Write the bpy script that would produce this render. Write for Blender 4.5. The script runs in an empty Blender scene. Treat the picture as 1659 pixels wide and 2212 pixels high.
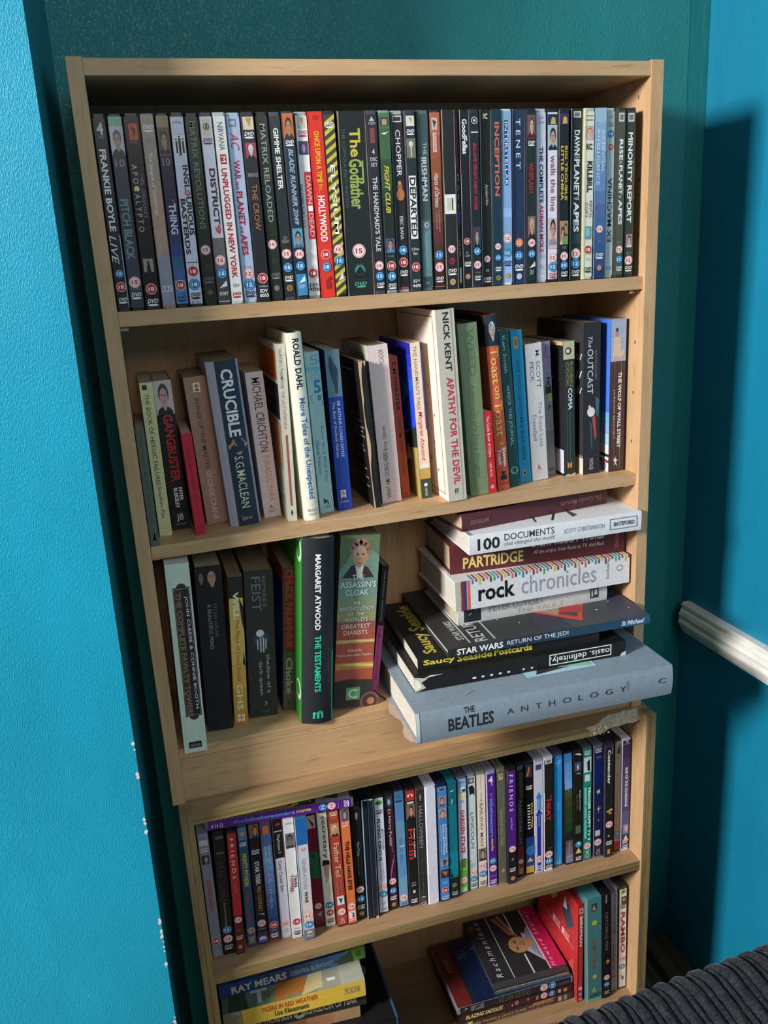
import bpy, math, random
from mathutils import Matrix, Vector, noise

random.seed(7)
SC = bpy.context.scene
COL = SC.collection
R_ = math.radians

# ---------------------------------------------------------------- camera
cam_data = bpy.data.cameras.new('camera')
cam = bpy.data.objects.new('camera', cam_data)
COL.objects.link(cam)
SC.camera = cam
cam_data.sensor_fit = 'VERTICAL'
cam_data.sensor_height = 36.0
cam_data.lens = 36.0 * 1853.04 / 2212.0
cam_data.clip_start = 0.02
cam.matrix_world = Matrix([(0.956781, 0.131586, -0.259337, 0.022175), (-0.285785, 0.26038, -0.922241, -0.951614), (-0.053828, 0.956498, 0.286732, -0.197201), (0.0, 0.0, 0.0, 1.0)])

# ---------------------------------------------------------------- light
W = bpy.data.worlds.new('room_light'); SC.world = W
W.use_nodes = True
wn, wl = W.node_tree.nodes, W.node_tree.links
wbg = wn['Background']
wtc = wn.new('ShaderNodeTexCoord'); wsep = wn.new('ShaderNodeSeparateXYZ')
wramp = wn.new('ShaderNodeValToRGB'); wadd = wn.new('ShaderNodeMath')
wadd.operation = 'MULTIPLY_ADD'; wadd.inputs[1].default_value = .5; wadd.inputs[2].default_value = .5
wramp.color_ramp.elements[0].color = (.28, .27, .26, 1)
wramp.color_ramp.elements[1].color = (.92, .89, .85, 1)
wl.new(wtc.outputs['Generated'], wsep.inputs[0]); wl.new(wsep.outputs['Z'], wadd.inputs[0])
wl.new(wadd.outputs[0], wramp.inputs[0]); wl.new(wramp.outputs[0], wbg.inputs['Color'])
wbg.inputs['Strength'].default_value = 0.24

def area(name, loc, target, sx, sy, power, col):
    l = bpy.data.lights.new(name, 'AREA'); l.shape = 'RECTANGLE'; l.size = sx; l.size_y = sy
    l.energy = power; l.color = col
    o = bpy.data.objects.new(name, l); COL.objects.link(o); o.location = loc
    o.rotation_euler = (Vector(target) - Vector(loc)).to_track_quat('-Z', 'Y').to_euler()
    return o
area('window_daylight', (-2.4, -1.08, .60), (.6, 0, -.35), .56, .50, 170, (1, .965, .92))
area('front_window_daylight', (.45, -3.0, 1.0), (.25, 0, -.5), 1.2, 1.0, 21, (1, .955, .89))  # added fill lamp on the camera side, not a known window

vs = SC.view_settings
SC.display_settings.display_device = 'sRGB'
vs.view_transform = 'Standard'; vs.look = 'None'; vs.gamma = 1; vs.use_curve_mapping = False
vs.exposure = 0.0

# ---------------------------------------------------------------- materials
def lin(c):
    return c / 12.92 if c <= .04045 else ((c + .055) / 1.055) ** 2.4
def hexc(h):
    if len(h) == 3: v = [int(k, 16) / 15 for k in h]
    else: v = [int(h[i:i + 2], 16) / 255 for i in (0, 2, 4)]
    return tuple(lin(k) for k in v)

class N:
    def __init__(s, name):
        s.m = bpy.data.materials.new(name); s.m.use_nodes = True
        s.t = s.m.node_tree; s.b = s.t.nodes['Principled BSDF']
    def n(s, typ, **kw):
        x = s.t.nodes.new(typ)
        for k, v in kw.items():
            if k.startswith('i_'): x.inputs[k[2:].replace('_', ' ')].default_value = v
            elif isinstance(k, str): setattr(x, k, v)
        return x
    def l(s, a, b): s.t.links.new(a, b)
    def coord(s, scale, kind='Object'):
        tc = s.n('ShaderNodeTexCoord'); mp = s.n('ShaderNodeMapping')
        mp.inputs['Scale'].default_value = scale
        s.l(tc.outputs[kind], mp.inputs['Vector']); return mp.outputs['Vector']
    def noise(s, vec, scale, detail=3, rough=.55):
        x = s.n('ShaderNodeTexNoise'); x.inputs['Scale'].default_value = scale
        x.inputs['Detail'].default_value = detail; x.inputs['Roughness'].default_value = rough
        s.l(vec, x.inputs['Vector']); return x.outputs['Fac']
    def ramp(s, fac, stops):
        r = s.n('ShaderNodeValToRGB'); e = r.color_ramp.elements
        while len(e) < len(stops): e.new(.5)
        for q, (p, c) in zip(e, stops): q.position = p; q.color = (*c, 1)
        s.l(fac, r.inputs[0]); return r.outputs[0]
    def bump(s, h, strength, dist):
        b = s.n('ShaderNodeBump'); b.inputs['Strength'].default_value = strength
        b.inputs['Distance'].default_value = dist
        s.l(h, b.inputs['Height']); s.l(b.outputs['Normal'], s.b.inputs['Normal'])
    def mul(s, a, b, typ='MULTIPLY', fac=1):
        x = s.n('ShaderNodeMix', data_type='RGBA', blend_type=typ); x.inputs[0].default_value = fac
        s.l(a, x.inputs[6])
        s.l(b, x.inputs[7]); return x.outputs[2]

_pm = {}
def pm(h, rough=.42, kind='print', var=.07, spec=.4):
    key = (h, kind)
    if key in _pm: return _pm[key]
    c = hexc(h)
    if max(c) < .05:                                       # printed blacks are nearly neutral
        g = sum(c) / 3; c = tuple(k * .4 + g * .6 for k in c)
    a = N(kind + '_' + h)
    f = a.noise(a.coord((1, 1, 1)), 160, 4)
    a.l(a.ramp(f, [(.3, tuple(k * (1 - var) for k in c)), (.7, tuple(min(1, k * (1 + var) + .004) for k in c))]), a.b.inputs['Base Color'])
    a.b.inputs['Roughness'].default_value = rough
    a.b.inputs['Specular IOR Level'].default_value = spec
    _pm[key] = a.m
    return a.m

def wood(name, c1, c2, dark, axis, rough=.45, stripe=0):
    a = N(name)
    sc = [70, 70, 70]; sc[axis] = 5
    v = a.coord(tuple(sc)); f = a.noise(v, 1.0, 5, .6)
    sc2 = [260, 260, 260]; sc2[axis] = 26
    g = a.noise(a.coord(tuple(sc2)), 1.0, 2, .5)
    base = a.ramp(f, [(.32, c2), (.62, c1)])
    pores = a.ramp(g, [(.28, dark), (.40, (1, 1, 1))])
    big = a.ramp(a.noise(a.coord((6, 6, 6)), 1, 3), [(.35, (.9, .89, .87)), (.65, (1, 1, 1))])
    col = a.mul(a.mul(base, pores, fac=.5), big)
    if stripe:
        sc3 = [300, 300, 300]; sc3[axis] = 3
        st = a.ramp(a.noise(a.coord(tuple(sc3)), 1.0, 1, .4), [(.38, (.55, .53, .45)), (.55, (1, 1, 1))])
        col = a.mul(col, st, fac=stripe)
    a.l(col, a.b.inputs['Base Color']); a.b.inputs['Roughness'].default_value = rough
    a.b.inputs['Specular IOR Level'].default_value = .35
    a.bump(f, .08, .001)
    return a.m
BE1, BE2, BED = (.61, .393, .213), (.51, .315, .163), (.55, .45, .36)
M_WX = wood('beech_grain_across', BE1, BE2, BED, 0)
M_WZ = wood('beech_grain_upright', BE1, BE2, BED, 2)
M_WY = wood('beech_grain_deep', BE1, BE2, BED, 0)
OK1, OK2 = (.36, .265, .125), (.23, .16, .07)
M_OX = wood('oak_edge_across', OK1, OK2, (.45, .4, .3), 0, .5, .7)
M_OZ = wood('oak_edge_upright', OK1, OK2, (.45, .4, .3), 2, .5, .7)
M_OT = wood('oak_board_top', (.40, .25, .135), (.32, .195, .10), (.6, .5, .42), 0, .4)
M_OI = wood('oak_board_inside', (.58, .378, .20), (.48, .30, .15), BED, 2)

def wall_mat(name, c, bump=.5, scale=260, dist=.0012, stretch=.55, rough=.42):
    a = N(name)
    v = a.coord((1, 1, stretch))
    f = a.noise(v, scale, 3, .6)
    s2 = a.noise(a.coord((1, 1, .35)), 9, 4, .6)
    col = a.ramp(s2, [(.25, tuple(k * .86 for k in c)), (.75, tuple(k * 1.1 for k in c))])
    a.l(col, a.b.inputs['Base Color']); a.b.inputs['Roughness'].default_value = rough
    a.b.inputs['Specular IOR Level'].default_value = .45
    hgt = a.ramp(f, [(.42, (0, 0, 0)), (.68, (1, 1, 1))])
    a.bump(hgt, bump, dist)
    return a.m
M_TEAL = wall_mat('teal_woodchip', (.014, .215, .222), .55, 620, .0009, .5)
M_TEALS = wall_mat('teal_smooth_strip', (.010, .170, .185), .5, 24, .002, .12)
M_BLUE = wall_mat('blue_smooth_paint', (.007, .205, .350), .25, 40, .001, .3)
M_CYAN = wall_mat('cyan_woodchip', (.006, .325, .500), .42, 760, .0008, .4, .36)

def fabric():
    a = N('charcoal_corduroy')
    f = a.noise(a.coord((60, 500, 500)), 1, 4, .6); g = a.noise(a.coord((1, 1, 1)), 70, 4, .6)
    col = a.mul(a.ramp(f, [(.3, (.009, .010, .013)), (.7, (.046, .049, .062))]), a.ramp(g, [(.3, (.55, .55, .55)), (.7, (1, 1, 1))]))
    a.l(col, a.b.inputs['Base Color']); a.b.inputs['Roughness'].default_value = .95
    a.b.inputs['Specular IOR Level'].default_value = .1
    a.b.inputs['Sheen Weight'].default_value = .14; a.b.inputs['Sheen Roughness'].default_value = .4
    a.bump(f, .6, .0012)
    return a.m
M_CORD = fabric()
def chip():
    a = N('raw_chipboard'); v = a.coord((1, 1, 1))
    f = a.noise(v, 330, 4, .7)
    a.l(a.ramp(f, [(.25, (.36, .26, .165)), (.5, (.66, .52, .37)), (.75, (.84, .72, .56))]), a.b.inputs['Base Color'])
    a.b.inputs['Roughness'].default_value = .95; a.bump(f, 1, .003); return a.m
M_CHIP = chip()
def pages(name, c):
    a = N(name)
    f = a.noise(a.coord((1400, 40, 12)), 1, 3, .6)
    a.l(a.ramp(f, [(.3, tuple(k * .72 for k in c)), (.7, c)]), a.b.inputs['Base Color'])
    a.b.inputs['Roughness'].default_value = .9; a.b.inputs['Specular IOR Level'].default_value = .1
    return a.m
M_PAGE = {'w': pages('white_paper_edge', (.66, .62, .55)), 'c': pages('cream_paper_edge', (.56, .46, .33)),
          't': pages('tanned_paper_edge', (.36, .28, .19))}
def gloss_paint():
    a = N('white_gloss_paint'); f = a.noise(a.coord((1, .2, 1)), 60, 4)
    a.l(a.ramp(f, [(.25, (.52, .50, .45)), (.55, (.80, .79, .75))]), a.b.inputs['Base Color'])
    a.b.inputs['Roughness'].default_value = .35; a.bump(f, .06, .0006); return a.m
M_WHITE = gloss_paint()
def floor_mat():
    a = N('worn_floorboards'); f = a.noise(a.coord((60, 5, 60)), 1, 5)
    w = a.n('ShaderNodeTexWave', wave_type='BANDS', bands_direction='X'); w.inputs['Scale'].default_value = 3.2
    a.l(a.coord((1, 1, 1)), w.inputs['Vector'])
    col = a.mul(a.ramp(f, [(.3, (.10, .065, .035)), (.7, (.24, .165, .10))]), a.ramp(w.outputs['Fac'], [(.02, (.15, .15, .15)), (.1, (1, 1, 1))]))
    a.l(col, a.b.inputs['Base Color']); a.b.inputs['Roughness'].default_value = .55; return a.m
M_FLOOR = floor_mat()
def clear_mat():
    a = N('clear_plastic'); f = a.noise(a.coord((1, 1, 1)), 90, 3)
    a.l(a.ramp(f, [(.3, (.05, .05, .05)), (.7, (.10, .10, .10))]), a.b.inputs['Base Color'])
    a.b.inputs['Roughness'].default_value = .1; a.b.inputs['Alpha'].default_value = .14; return a.m
M_CLEAR = clear_mat()
def metal_mat():
    a = N('nickel_pin'); f = a.noise(a.coord((1, 1, 1)), 300, 2)
    a.l(a.ramp(f, [(.3, (.6, .57, .5)), (.7, (.75, .72, .66))]), a.b.inputs['Base Color'])
    a.b.inputs['Metallic'].default_value = .8; a.b.inputs['Roughness'].default_value = .3; return a.m
M_PIN = metal_mat()

# ---------------------------------------------------------------- mesh helpers
class MB:
    def __init__(s): s.v = []; s.f = []; s.mi = []; s.mats = []
    def mat(s, m):
        if m not in s.mats: s.mats.append(m)
        return s.mats.index(m)
    def add(s, vs, fs, m):
        b = len(s.v); k = s.mat(m); s.v += [tuple(q) for q in vs]
        for f in fs: s.f.append(tuple(i + b for i in f)); s.mi.append(k)
    def box(s, x0, x1, y0, y1, z0, z1, m):
        s.add([(x0, y0, z0), (x1, y0, z0), (x1, y1, z0), (x0, y1, z0), (x0, y0, z1), (x1, y0, z1), (x1, y1, z1), (x0, y1, z1)],
              [(0, 3, 2, 1), (4, 5, 6, 7), (0, 1, 5, 4), (1, 2, 6, 5), (2, 3, 7, 6), (3, 0, 4, 7)], m)
    def prism(s, poly, z0, z1, m, axis=2):
        def P(a, b, c): return (a, b, c) if axis == 2 else ((c, a, b) if axis == 0 else (a, c, b))
        n = len(poly)
        vs = [P(a, b, z0) for a, b in poly] + [P(a, b, z1) for a, b in poly]
        fs = [tuple(range(n))[::-1], tuple(range(n, 2 * n))] + [(i, (i + 1) % n, n + (i + 1) % n, n + i) for i in range(n)]
        s.add(vs, fs, m)
    def build(s, name, parent=None, bevel=0, smooth=False, seg=2):
        me = bpy.data.meshes.new(name); me.from_pydata(s.v, [], s.f)
        for m in s.mats: me.materials.append(m)
        me.polygons.foreach_set('material_index', s.mi)
        if smooth: me.polygons.foreach_set('use_smooth', [True] * len(me.polygons))
        me.update()
        o = bpy.data.objects.new(name, me); COL.objects.link(o)
        if parent: o.parent = parent
        if bevel:
            bv = o.modifiers.new('bevel', 'BEVEL'); bv.width = bevel; bv.segments = seg; bv.limit_method = 'ANGLE'
        return o
def tag(o, label, cat, group=None):
    o['label'] = label; o['category'] = cat
    if group: o['group'] = group
    return o
def struct(o): o['kind'] = 'structure'; return o
def empty(name, loc=(0, 0, 0)):
    o = bpy.data.objects.new(name, None); o.empty_display_size = .02; COL.objects.link(o); o.location = loc; return o

# lettering: outline of each string as flat faces in a unit box
_fc = bpy.data.curves.new('lettering', 'FONT'); _fc.resolution_u = 2; _fc.fill_mode = 'FRONT'
_fo = bpy.data.objects.new('lettering', _fc)
_tc = {}
def glyphs(text, bold, ital):
    key = (text, bold, ital)
    if key not in _tc:
        _fc.body = text; _fc.offset = .028 if bold else 0.004; _fc.shear = .3 if ital else 0
        me = _fo.to_mesh()
        vs = [tuple(v.co[:2]) for v in me.vertices]; fs = [tuple(p.vertices) for p in me.polygons]
        _fo.to_mesh_clear()
        x0 = min(v[0] for v in vs); x1 = max(v[0] for v in vs); y0 = min(v[1] for v in vs); y1 = max(v[1] for v in vs)
        _tc[key] = ([((a - x0) / (x1 - x0 + 1e-9), (b - y0) / (y1 - y0 + 1e-9)) for a, b in vs], fs)
    return _tc[key]

LAY = .00004
class Print:
    """flat printed artwork on the spine (S), right cover (X) or left cover (L) of a case or book"""
    def __init__(s, mb, w, h, d, bulge=0, kind='print', rough=.42):
        s.mb, s.w, s.h, s.d, s.b, s.k, s.r = mb, w, h, d, bulge, kind, rough; s.n = 0; s.face = 'S'
    def col(s, c): return pm(c, s.r, s.k)
    def pos(s, a, c):
        off = LAY * s.n; z = s.h * (1 - a)
        if s.face == 'S': return (c * s.w, -off - s.b * (1 - (2 * c - 1) ** 2), z)
        if s.face == 'X': return (s.w + off, c * s.d, z)
        return (-off, c * s.d, z)
    def W(s): return s.w if s.face == 'S' else s.d
    def poly(s, pts, c, new=True):
        if new: s.n += 1
        s.mb.add([s.pos(*q) for q in pts], [tuple(range(len(pts)))], s.col(c))
    def rect(s, a0, a1, c0, c1, c):
        s.n += 1; k = 12 if s.b else 1
        for i in range(k):
            u0 = c0 + (c1 - c0) * i / k; u1 = c0 + (c1 - c0) * (i + 1) / k
            s.poly([(a0, u0), (a1, u0), (a1, u1), (a0, u1)], c, False)
    def disc(s, a, c, r, col, n=20, ph=0, sq=1):
        rm = r * s.W()
        s.poly([(a + rm * sq * math.sin(ph + 2 * math.pi * i / n) / s.h, c + rm * math.cos(ph + 2 * math.pi * i / n) / s.W()) for i in range(n)], col)
    def text(s, mode, a0, a1, c0, c1, col, txt):
        vs, fs = glyphs(txt, 'b' in mode, 'i' in mode); s.n += 1; m = mode[0]; out = []
        for x, y in vs:
            if m == 'T': q = (a0 + (a1 - a0) * x, c0 + (c1 - c0) * y)
            elif m == 'U': q = (a1 - (a1 - a0) * x, c1 - (c1 - c0) * y)
            elif m == 'V': q = (a0 + (a1 - a0) * y, c1 - (c1 - c0) * x)
            elif s.face == 'L': q = (a1 - (a1 - a0) * y, c1 - (c1 - c0) * x)
            else: q = (a1 - (a1 - a0) * y, c0 + (c1 - c0) * x)
            out.append(s.pos(*q))
        if s.b > .0004 and s.face == 'S':
            tris = [(f[0], f[i], f[i + 1]) for f in fs for i in range(1, len(f) - 1)]; fs = []; mid = {}
            base = [(o[0] / s.w, 1 - o[2] / s.h) for o in out]
            while tris:
                t = tris.pop(); k = max(range(3), key=lambda i: abs(base[t[i]][0] - base[t[(i + 1) % 3]][0]))
                i, j, l = t[k], t[(k + 1) % 3], t[(k + 2) % 3]
                if abs(base[i][0] - base[j][0]) < .05: fs.append(t); continue
                e = (min(i, j), max(i, j))
                if e not in mid:
                    q = ((base[i][0] + base[j][0]) / 2, (base[i][1] + base[j][1]) / 2); mid[e] = len(base); base.append(q); out.append(s.pos(q[1], q[0]))
                m_ = mid[e]; tris += [(i, m_, l), (m_, j, l)]
            out = [(o[0], o[1] - .00005, o[2]) for o in out]
        s.mb.add(out, fs, s.col(col))
    def badge(s, k, a, num, c=.5, r=.4):
        W_, H_ = s.W(), s.h
        if k == 'B':
            s.disc(a, c, r * 1.05, '16a', 8, math.pi / 8); s.disc(a, c, r * .88, 'ade', 8, math.pi / 8); s.disc(a, c, r * .8, '27b', 8, math.pi / 8); tc = 'eff'
        elif k == 'a':
            s.disc(a, c, r, 'ecc'); s.disc(a, c, r * .88, 'b33'); tc = 'fee'
        else:
            s.disc(a, c, r, 'fdd'); s.disc(a, c, r * .9, 'c77'); s.disc(a, c, r * .8, 'fdd'); tc = 'b22'
        hh = r * .72 * W_ / H_ / 2; s.text('Hb', a - hh, a + hh, c - r * .52, c + r * .52, tc, num)
    def dvd(s, a, col, c=.5):
        k = s.W() / s.h
        s.text('Hbi', a - .2 * k, a + .08 * k, c - .36, c + .36, col, 'DVD')
        s.disc(a + .2 * k, c, .36, col, 16, 0, .2)
    def face_(s, a0, a1, c0, c1, hair, skin, shirt):
        da, dc = a1 - a0, c1 - c0
        def el(ca, cc, ra, rc, col, lo=-9, n=14):
            s.poly([(min(a1, max(a0, max(lo, a0 + da * (ca + ra * math.sin(2 * math.pi * i / n))))), min(c1, max(c0, c0 + dc * (cc + rc * math.cos(2 * math.pi * i / n))))) for i in range(n)], col)
        el(1.0, .5, .26, .5, shirt); el(.68, .52, .2, .14, skin)
        el(.36, .5, .32, .33, hair); el(.47, .5, .29, .25, skin)
        el(.41, .40, .018, .05, '433'); el(.41, .60, .018, .05, '433'); el(.37, .40, .01, .07, hair); el(.37, .60, .01, .07, hair); el(.53, .51, .045, .03, 'a76'); el(.62, .5, .014, .085, '955')
    def run(s, spec):
        for e in spec.split('|'):
            e = e.strip()
            if not e: continue
            s.face = 'S'
            if e[0] == '=': s.n -= 1; e = e[1:]              # shares the layer of the mark before it
            if e[0] == '>': s.face = 'X'; e = e[1:]
            elif e[0] == '<': s.face = 'L'; e = e[1:]
            t = e.split(' '); k = t[0]; g = lambda i: float(t[i]) / 100
            if k == 'R': s.rect(g(1), g(2), g(3), g(4), t[5])
            elif k[0] in 'TUHV': s.text(k, g(1), g(2), g(3), g(4), t[5], ' '.join(t[6:]))
            elif k in 'ABa': s.badge(k, g(1), t[2], float(t[3]) / 100 if len(t) > 3 else .5, float(t[4]) / 100 if len(t) > 4 else .4)
            elif k == 'D': s.dvd(g(1), t[2], float(t[3]) / 100 if len(t) > 3 else .5)
            elif k == 'C': s.disc(g(1), g(2), g(3), t[4])
            elif k == 'O': s.disc(g(1), g(2), g(3), t[4], 8, math.pi / 8)
            elif k == 'E': s.disc(g(1), g(2), g(3), t[5], 18, 0, g(4))
            elif k == 'F': s.face_(g(1), g(2), g(3), g(4), t[5], t[6], t[7])
            elif k == 'P': s.poly([tuple(float(u) / 100 for u in q.split(',')) for q in t[2:]], t[1])
            elif k == 'G':
                n = int(t[7]); a = hexc(t[5]); s.n += 1
                for i in range(n):
                    f = (i + .5) / n
                    cc = ''.join('%x' % round(int(t[5][j], 16) * (1 - f) + int(t[6][j], 16) * f) for j in range(3))
                    a0 = g(1) + (g(2) - g(1)) * i / n; a1 = g(1) + (g(2) - g(1)) * (i + 1) / n
                    s.poly([(a0, g(3)), (a1, g(3)), (a1, g(4)), (a0, g(4))], cc, False)
            elif k == 'Z':
                n = int(t[6]); a0, a1, c0, c1 = g(1), g(2), g(3), g(4); st = (a1 - a0) / n; s.n += 1
                for i in range(n):
                    q = a0 + st * i
                    s.poly([(q + st * .9, c0), (q + st * 1.4, c0), (min(a1, q + st * .5), c1), (q, c1)], t[5], False)

def u_shell(mb, w, h, d, t, b, m, n=8):
    """cover: two boards joined by a (curved) spine, open at the fore edge"""
    out = [(0, d)] + [(w * i / n, -b * (1 - (2 * i / n - 1) ** 2)) for i in range(n + 1)] + [(w, d)]
    inn = [(t, d)] + [(t + (w - 2 * t) * i / n, t - b * (1 - (2 * i / n - 1) ** 2)) for i in range(n + 1)] + [(w - t, d)]
    k = len(out)
    vs = [(x, y, z) for z in (0, h) for x, y in out] + [(x, y, z) for z in (0, h) for x, y in inn]
    fs = []
    for i in range(k - 1):
        fs += [(i, i + 1, k + i + 1, k + i), (2 * k + i + 1, 2 * k + i, 3 * k + i, 3 * k + i + 1),
               (i + 1, i, 2 * k + i, 2 * k + i + 1), (k + i, k + i + 1, 3 * k + i + 1, 3 * k + i)]
    for i in (0, k - 1): fs.append((i, k + i, 3 * k + i, 2 * k + i))
    mb.add(vs, fs, m)

def place(root, x, y, z, w, h, lean, yaw, flat):
    root.rotation_mode = 'XYZ'
    if flat: M = Matrix.Translation((x, y, z)) @ Matrix.Rotation(yaw, 4, 'Z') @ Matrix.Rotation(-math.pi / 2, 4, 'Y')
    else:
        lift = w * math.sin(lean) if lean > 0 else 0
        M = Matrix.Translation((x, y, z + lift)) @ Matrix.Rotation(yaw, 4, 'Z') @ Matrix.Rotation(lean, 4, 'Y')
    root.matrix_world = M

CAT = {'d': ('dvd_case', 'DVD'), 'k': ('boxed_set', 'boxed set'), 'p': ('paperback_book', 'book'), 'h': ('hardback_book', 'book'), 'c': ('cd_case', 'CD case')}
def item(kind, x, y, z, w, h, d, lean, yaw, flat, body, cover, art, label, group, bulge=0, page='c'):
    nm, cat = CAT[kind[0]]
    root = empty(nm); place(root, x, y, z, w, h, lean, yaw, flat)
    tag(root, label, cat, group)
    if kind[0] == 'd':
        mb = MB(); r = min(.0022, w * .2); m = pm(body, .33, 'plastic', .1, .5)
        prof = [(0, .012), (0, r), (r * .3, r * .3), (r, 0), (w - r, 0), (w - r * .3, r * .3), (w, r), (w, .012)]
        mb.prism(prof, 0, h, m)
        mb.box(0, w * .46, .012, d, 0, h, m); mb.box(w * .54, w, .012, d, 0, h, m)
        mb.box(w * .46, w * .54, .012, d - .003, .0015, h - .0015, m)
        mb.build('case_shell', root)
        mb = MB(); pr = Print(mb, w, h, d, 0, 'glossy_sleeve', .28)
        pr.rect(.02, .985, .05, .95, cover)
        for f in 'XL':
            pr.face = f; pr.n = 0; pr.rect(.012, .988, .03, .97, cover)
        pr.n = 1; pr.run(art); mb.build('printed_sleeve', root)
    elif kind[0] == 'k':
        mb = MB(); mb.box(0, w, 0, d, 0, h, pm(cover, .5, 'card')); pr = Print(mb, w, h, d, 0, 'card_print', .45); pr.n = 1
        if body != 'x':                                    # worn pale card edges
            pr.poly([(0, 0), (1, 0), (1, .05), (.7, .03), (.5, .06), (.25, .03), (0, .06)], body)
            pr.poly([(0, 1), (1, 1), (1, .97), (.6, .985), (.3, .965), (0, .98)], body)
        pr.run(art)
        mb.build('slipcase', root, min(.0006, w * .08))
    elif kind[0] == 'p':
        mb = MB(); u_shell(mb, w, h, d, min(.0007, w * .1), bulge, pm(cover, .5, 'book_cover'))
        pr = Print(mb, w, h, d, bulge, 'book_print', .5); pr.run(art); mb.build('cover', root)
        mb = MB(); t = min(.0008, w * .12)
        mb.box(t, w - t, .001, d - .0008, .0006, h - .0006, M_PAGE[page]); mb.build('page_block', root)
    elif kind[0] == 'h':
        mb = MB(); u_shell(mb, w, h, d, .0022, bulge, pm(cover, .5, 'book_cover'), 12)
        pr = Print(mb, w, h, d, bulge, 'book_print', .5); pr.run(art); mb.build('cover', root)
        mb = MB(); b = max(0, bulge - .002)
        n = 8; poly = [(.0024 + (w - .0048) * i / n, .004 - b * (1 - (2 * i / n - 1) ** 2)) for i in range(n + 1)] + [(w - .0024, d - .004), (.0024, d - .004)]
        mb.prism(poly, .003, h - .003, M_PAGE[page]); mb.build('page_block', root)
    elif kind[0] == 'c':
        mb = MB(); mb.box(0, w, 0, d, 0, h, M_CLEAR); mb.build('jewel_case', root, .0006)
        mb = MB(); mb.box(.0018, w - .0012, .001, .012, .001, h - .001, pm('444', .4, 'plastic'))
        mb.box(.0012, w * .55, .001, d - .001, .001, h - .001, pm('555', .4, 'plastic')); mb.build('disc_tray', root)
        mb = MB(); pr = Print(mb, w - .0012, h, d, 0, 'card_print', .4)
        mb.box(w - .0022, w - .0013, .012, d - .002, .001, h - .001, pm(cover, .4, 'card')); pr.n = 1; pr.run(art); mb.build('booklet', root)
    return root

# ---------------------------------------------------------------- measured sizes (metres)
BW = 0.65354
BT = 0.01556
BD = 0.16798
Z1 = -0.23939
Z2L = -0.49949
Z2R = -0.48984
Z3 = -0.75850
ZB = -0.83094
LX0 = 0.00619
LX1 = 0.66034
LT = 0.01528
LYF = -0.02800
ZL = -1.07350
ZBASE = -1.33000
HOLES = [(0.0259, -0.0349), (0.0186, -0.1265), (0.0166, -0.1899), (0.018, -0.3206), (0.0187, -0.3847), (0.0195, -0.4489)]
STRIP_X = 0.8098
FLOOR_Z = -1.45; BACK_Y = .178; RIGHT_X = .842

# ---------------------------------------------------------------- room
mb = MB()
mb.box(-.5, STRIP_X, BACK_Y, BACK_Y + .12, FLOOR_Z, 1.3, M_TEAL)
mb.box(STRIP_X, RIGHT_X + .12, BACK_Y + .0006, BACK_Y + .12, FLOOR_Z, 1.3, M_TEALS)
struct(mb.build('wall_back'))
mb = MB(); mb.box(RIGHT_X, RIGHT_X + .12, -3.2, BACK_Y, FLOOR_Z, 1.3, M_BLUE)
struct(mb.build('wall_right'))
# chimney breast: bright face towards the room, return towards the alcove, slightly out of plumb
EY = -.066
def edge_x(z): return -.0258 - .0058 * (0.1 - z) / 1.2
mb = MB(); zz = [FLOOR_Z, -1.0, -.5, 0, .6, 1.3]
fr = [(edge_x(z), EY, z) for z in zz]; bk = [(-.017 - .003 * (.1 - z), BACK_Y, z) for z in zz]; lf = [(-2.2, EY + .01, z) for z in zz]
n = len(zz)
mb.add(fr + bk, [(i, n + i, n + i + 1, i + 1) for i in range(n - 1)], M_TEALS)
mb.add(lf + fr, [(i, n + i, n + i + 1, i + 1) for i in range(n - 1)], M_CYAN)
rnd = random.Random(5)
white = pm('cbb', .8, 'plaster')
for z in [-.70, -.735, -.80, -.815, -.935, -.945, -.955, -.965, -.98, -1.0, -1.085, -1.095, -1.105, -1.13, -1.17, -1.22]:
    for k in range(2):
        zc = z + rnd.uniform(-.006, .006); r = rnd.uniform(.0012, .0032); x = edge_x(zc)
        vs = [(x + .0006, EY - .0008, zc)] + [(x - r * .5 + r * .75 * math.cos(a) * rnd.uniform(.6, 1.1), EY - .0003, zc + r * math.sin(a) * rnd.uniform(.6, 1.3)) for a in [j * math.pi / 3.5 for j in range(7)]]
        mb.add(vs, [(0, j, j % 7 + 1) for j in range(1, 8)], white)
struct(mb.build('wall_left'))
mb = MB(); mb.box(-2.2, RIGHT_X + .12, -3.2, BACK_Y + .12, FLOOR_Z - .05, FLOOR_Z, M_FLOOR)
struct(mb.build('floor'))
# dado rail on the right wall
prof = [(0, -.7545), (-.012, -.7545), (-.015, -.7565), (-.0155, -.760), (-.013, -.7615), (-.0135, -.764), (-.019, -.767), (-.021, -.773), (-.0195, -.7775),
        (-.018, -.7785), (-.0185, -.781), (-.0215, -.785), (-.0205, -.790), (-.0185, -.793), (-.0165, -.7940), (-.0160, -.797), (-.0145, -.8005), (-.011, -.8020), (-.0105, -.8060), (-.0065, -.8095), (0, -.8095)]
mb = MB(); ys = [.158, .155, .152, .14, -.1, -1.2, -3.0]; N_ = len(prof); vs = []
for k, y in enumerate(ys):
    for i, (a, b) in enumerate(prof):
        jig = .004 * math.sin(i * 2.7) if k == 0 else 0
        s = .9 if k == 0 else 1
        vs.append((RIGHT_X + a * s, y + jig, b - .0085))
fs = [tuple(range(N_))] + [(k * N_ + i, k * N_ + i + 1, (k + 1) * N_ + i + 1, (k + 1) * N_ + i) for k in range(len(ys) - 1) for i in range(N_ - 1)]
mb.add(vs, fs, M_WHITE)
struct(mb.build('trim_1'))

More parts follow.
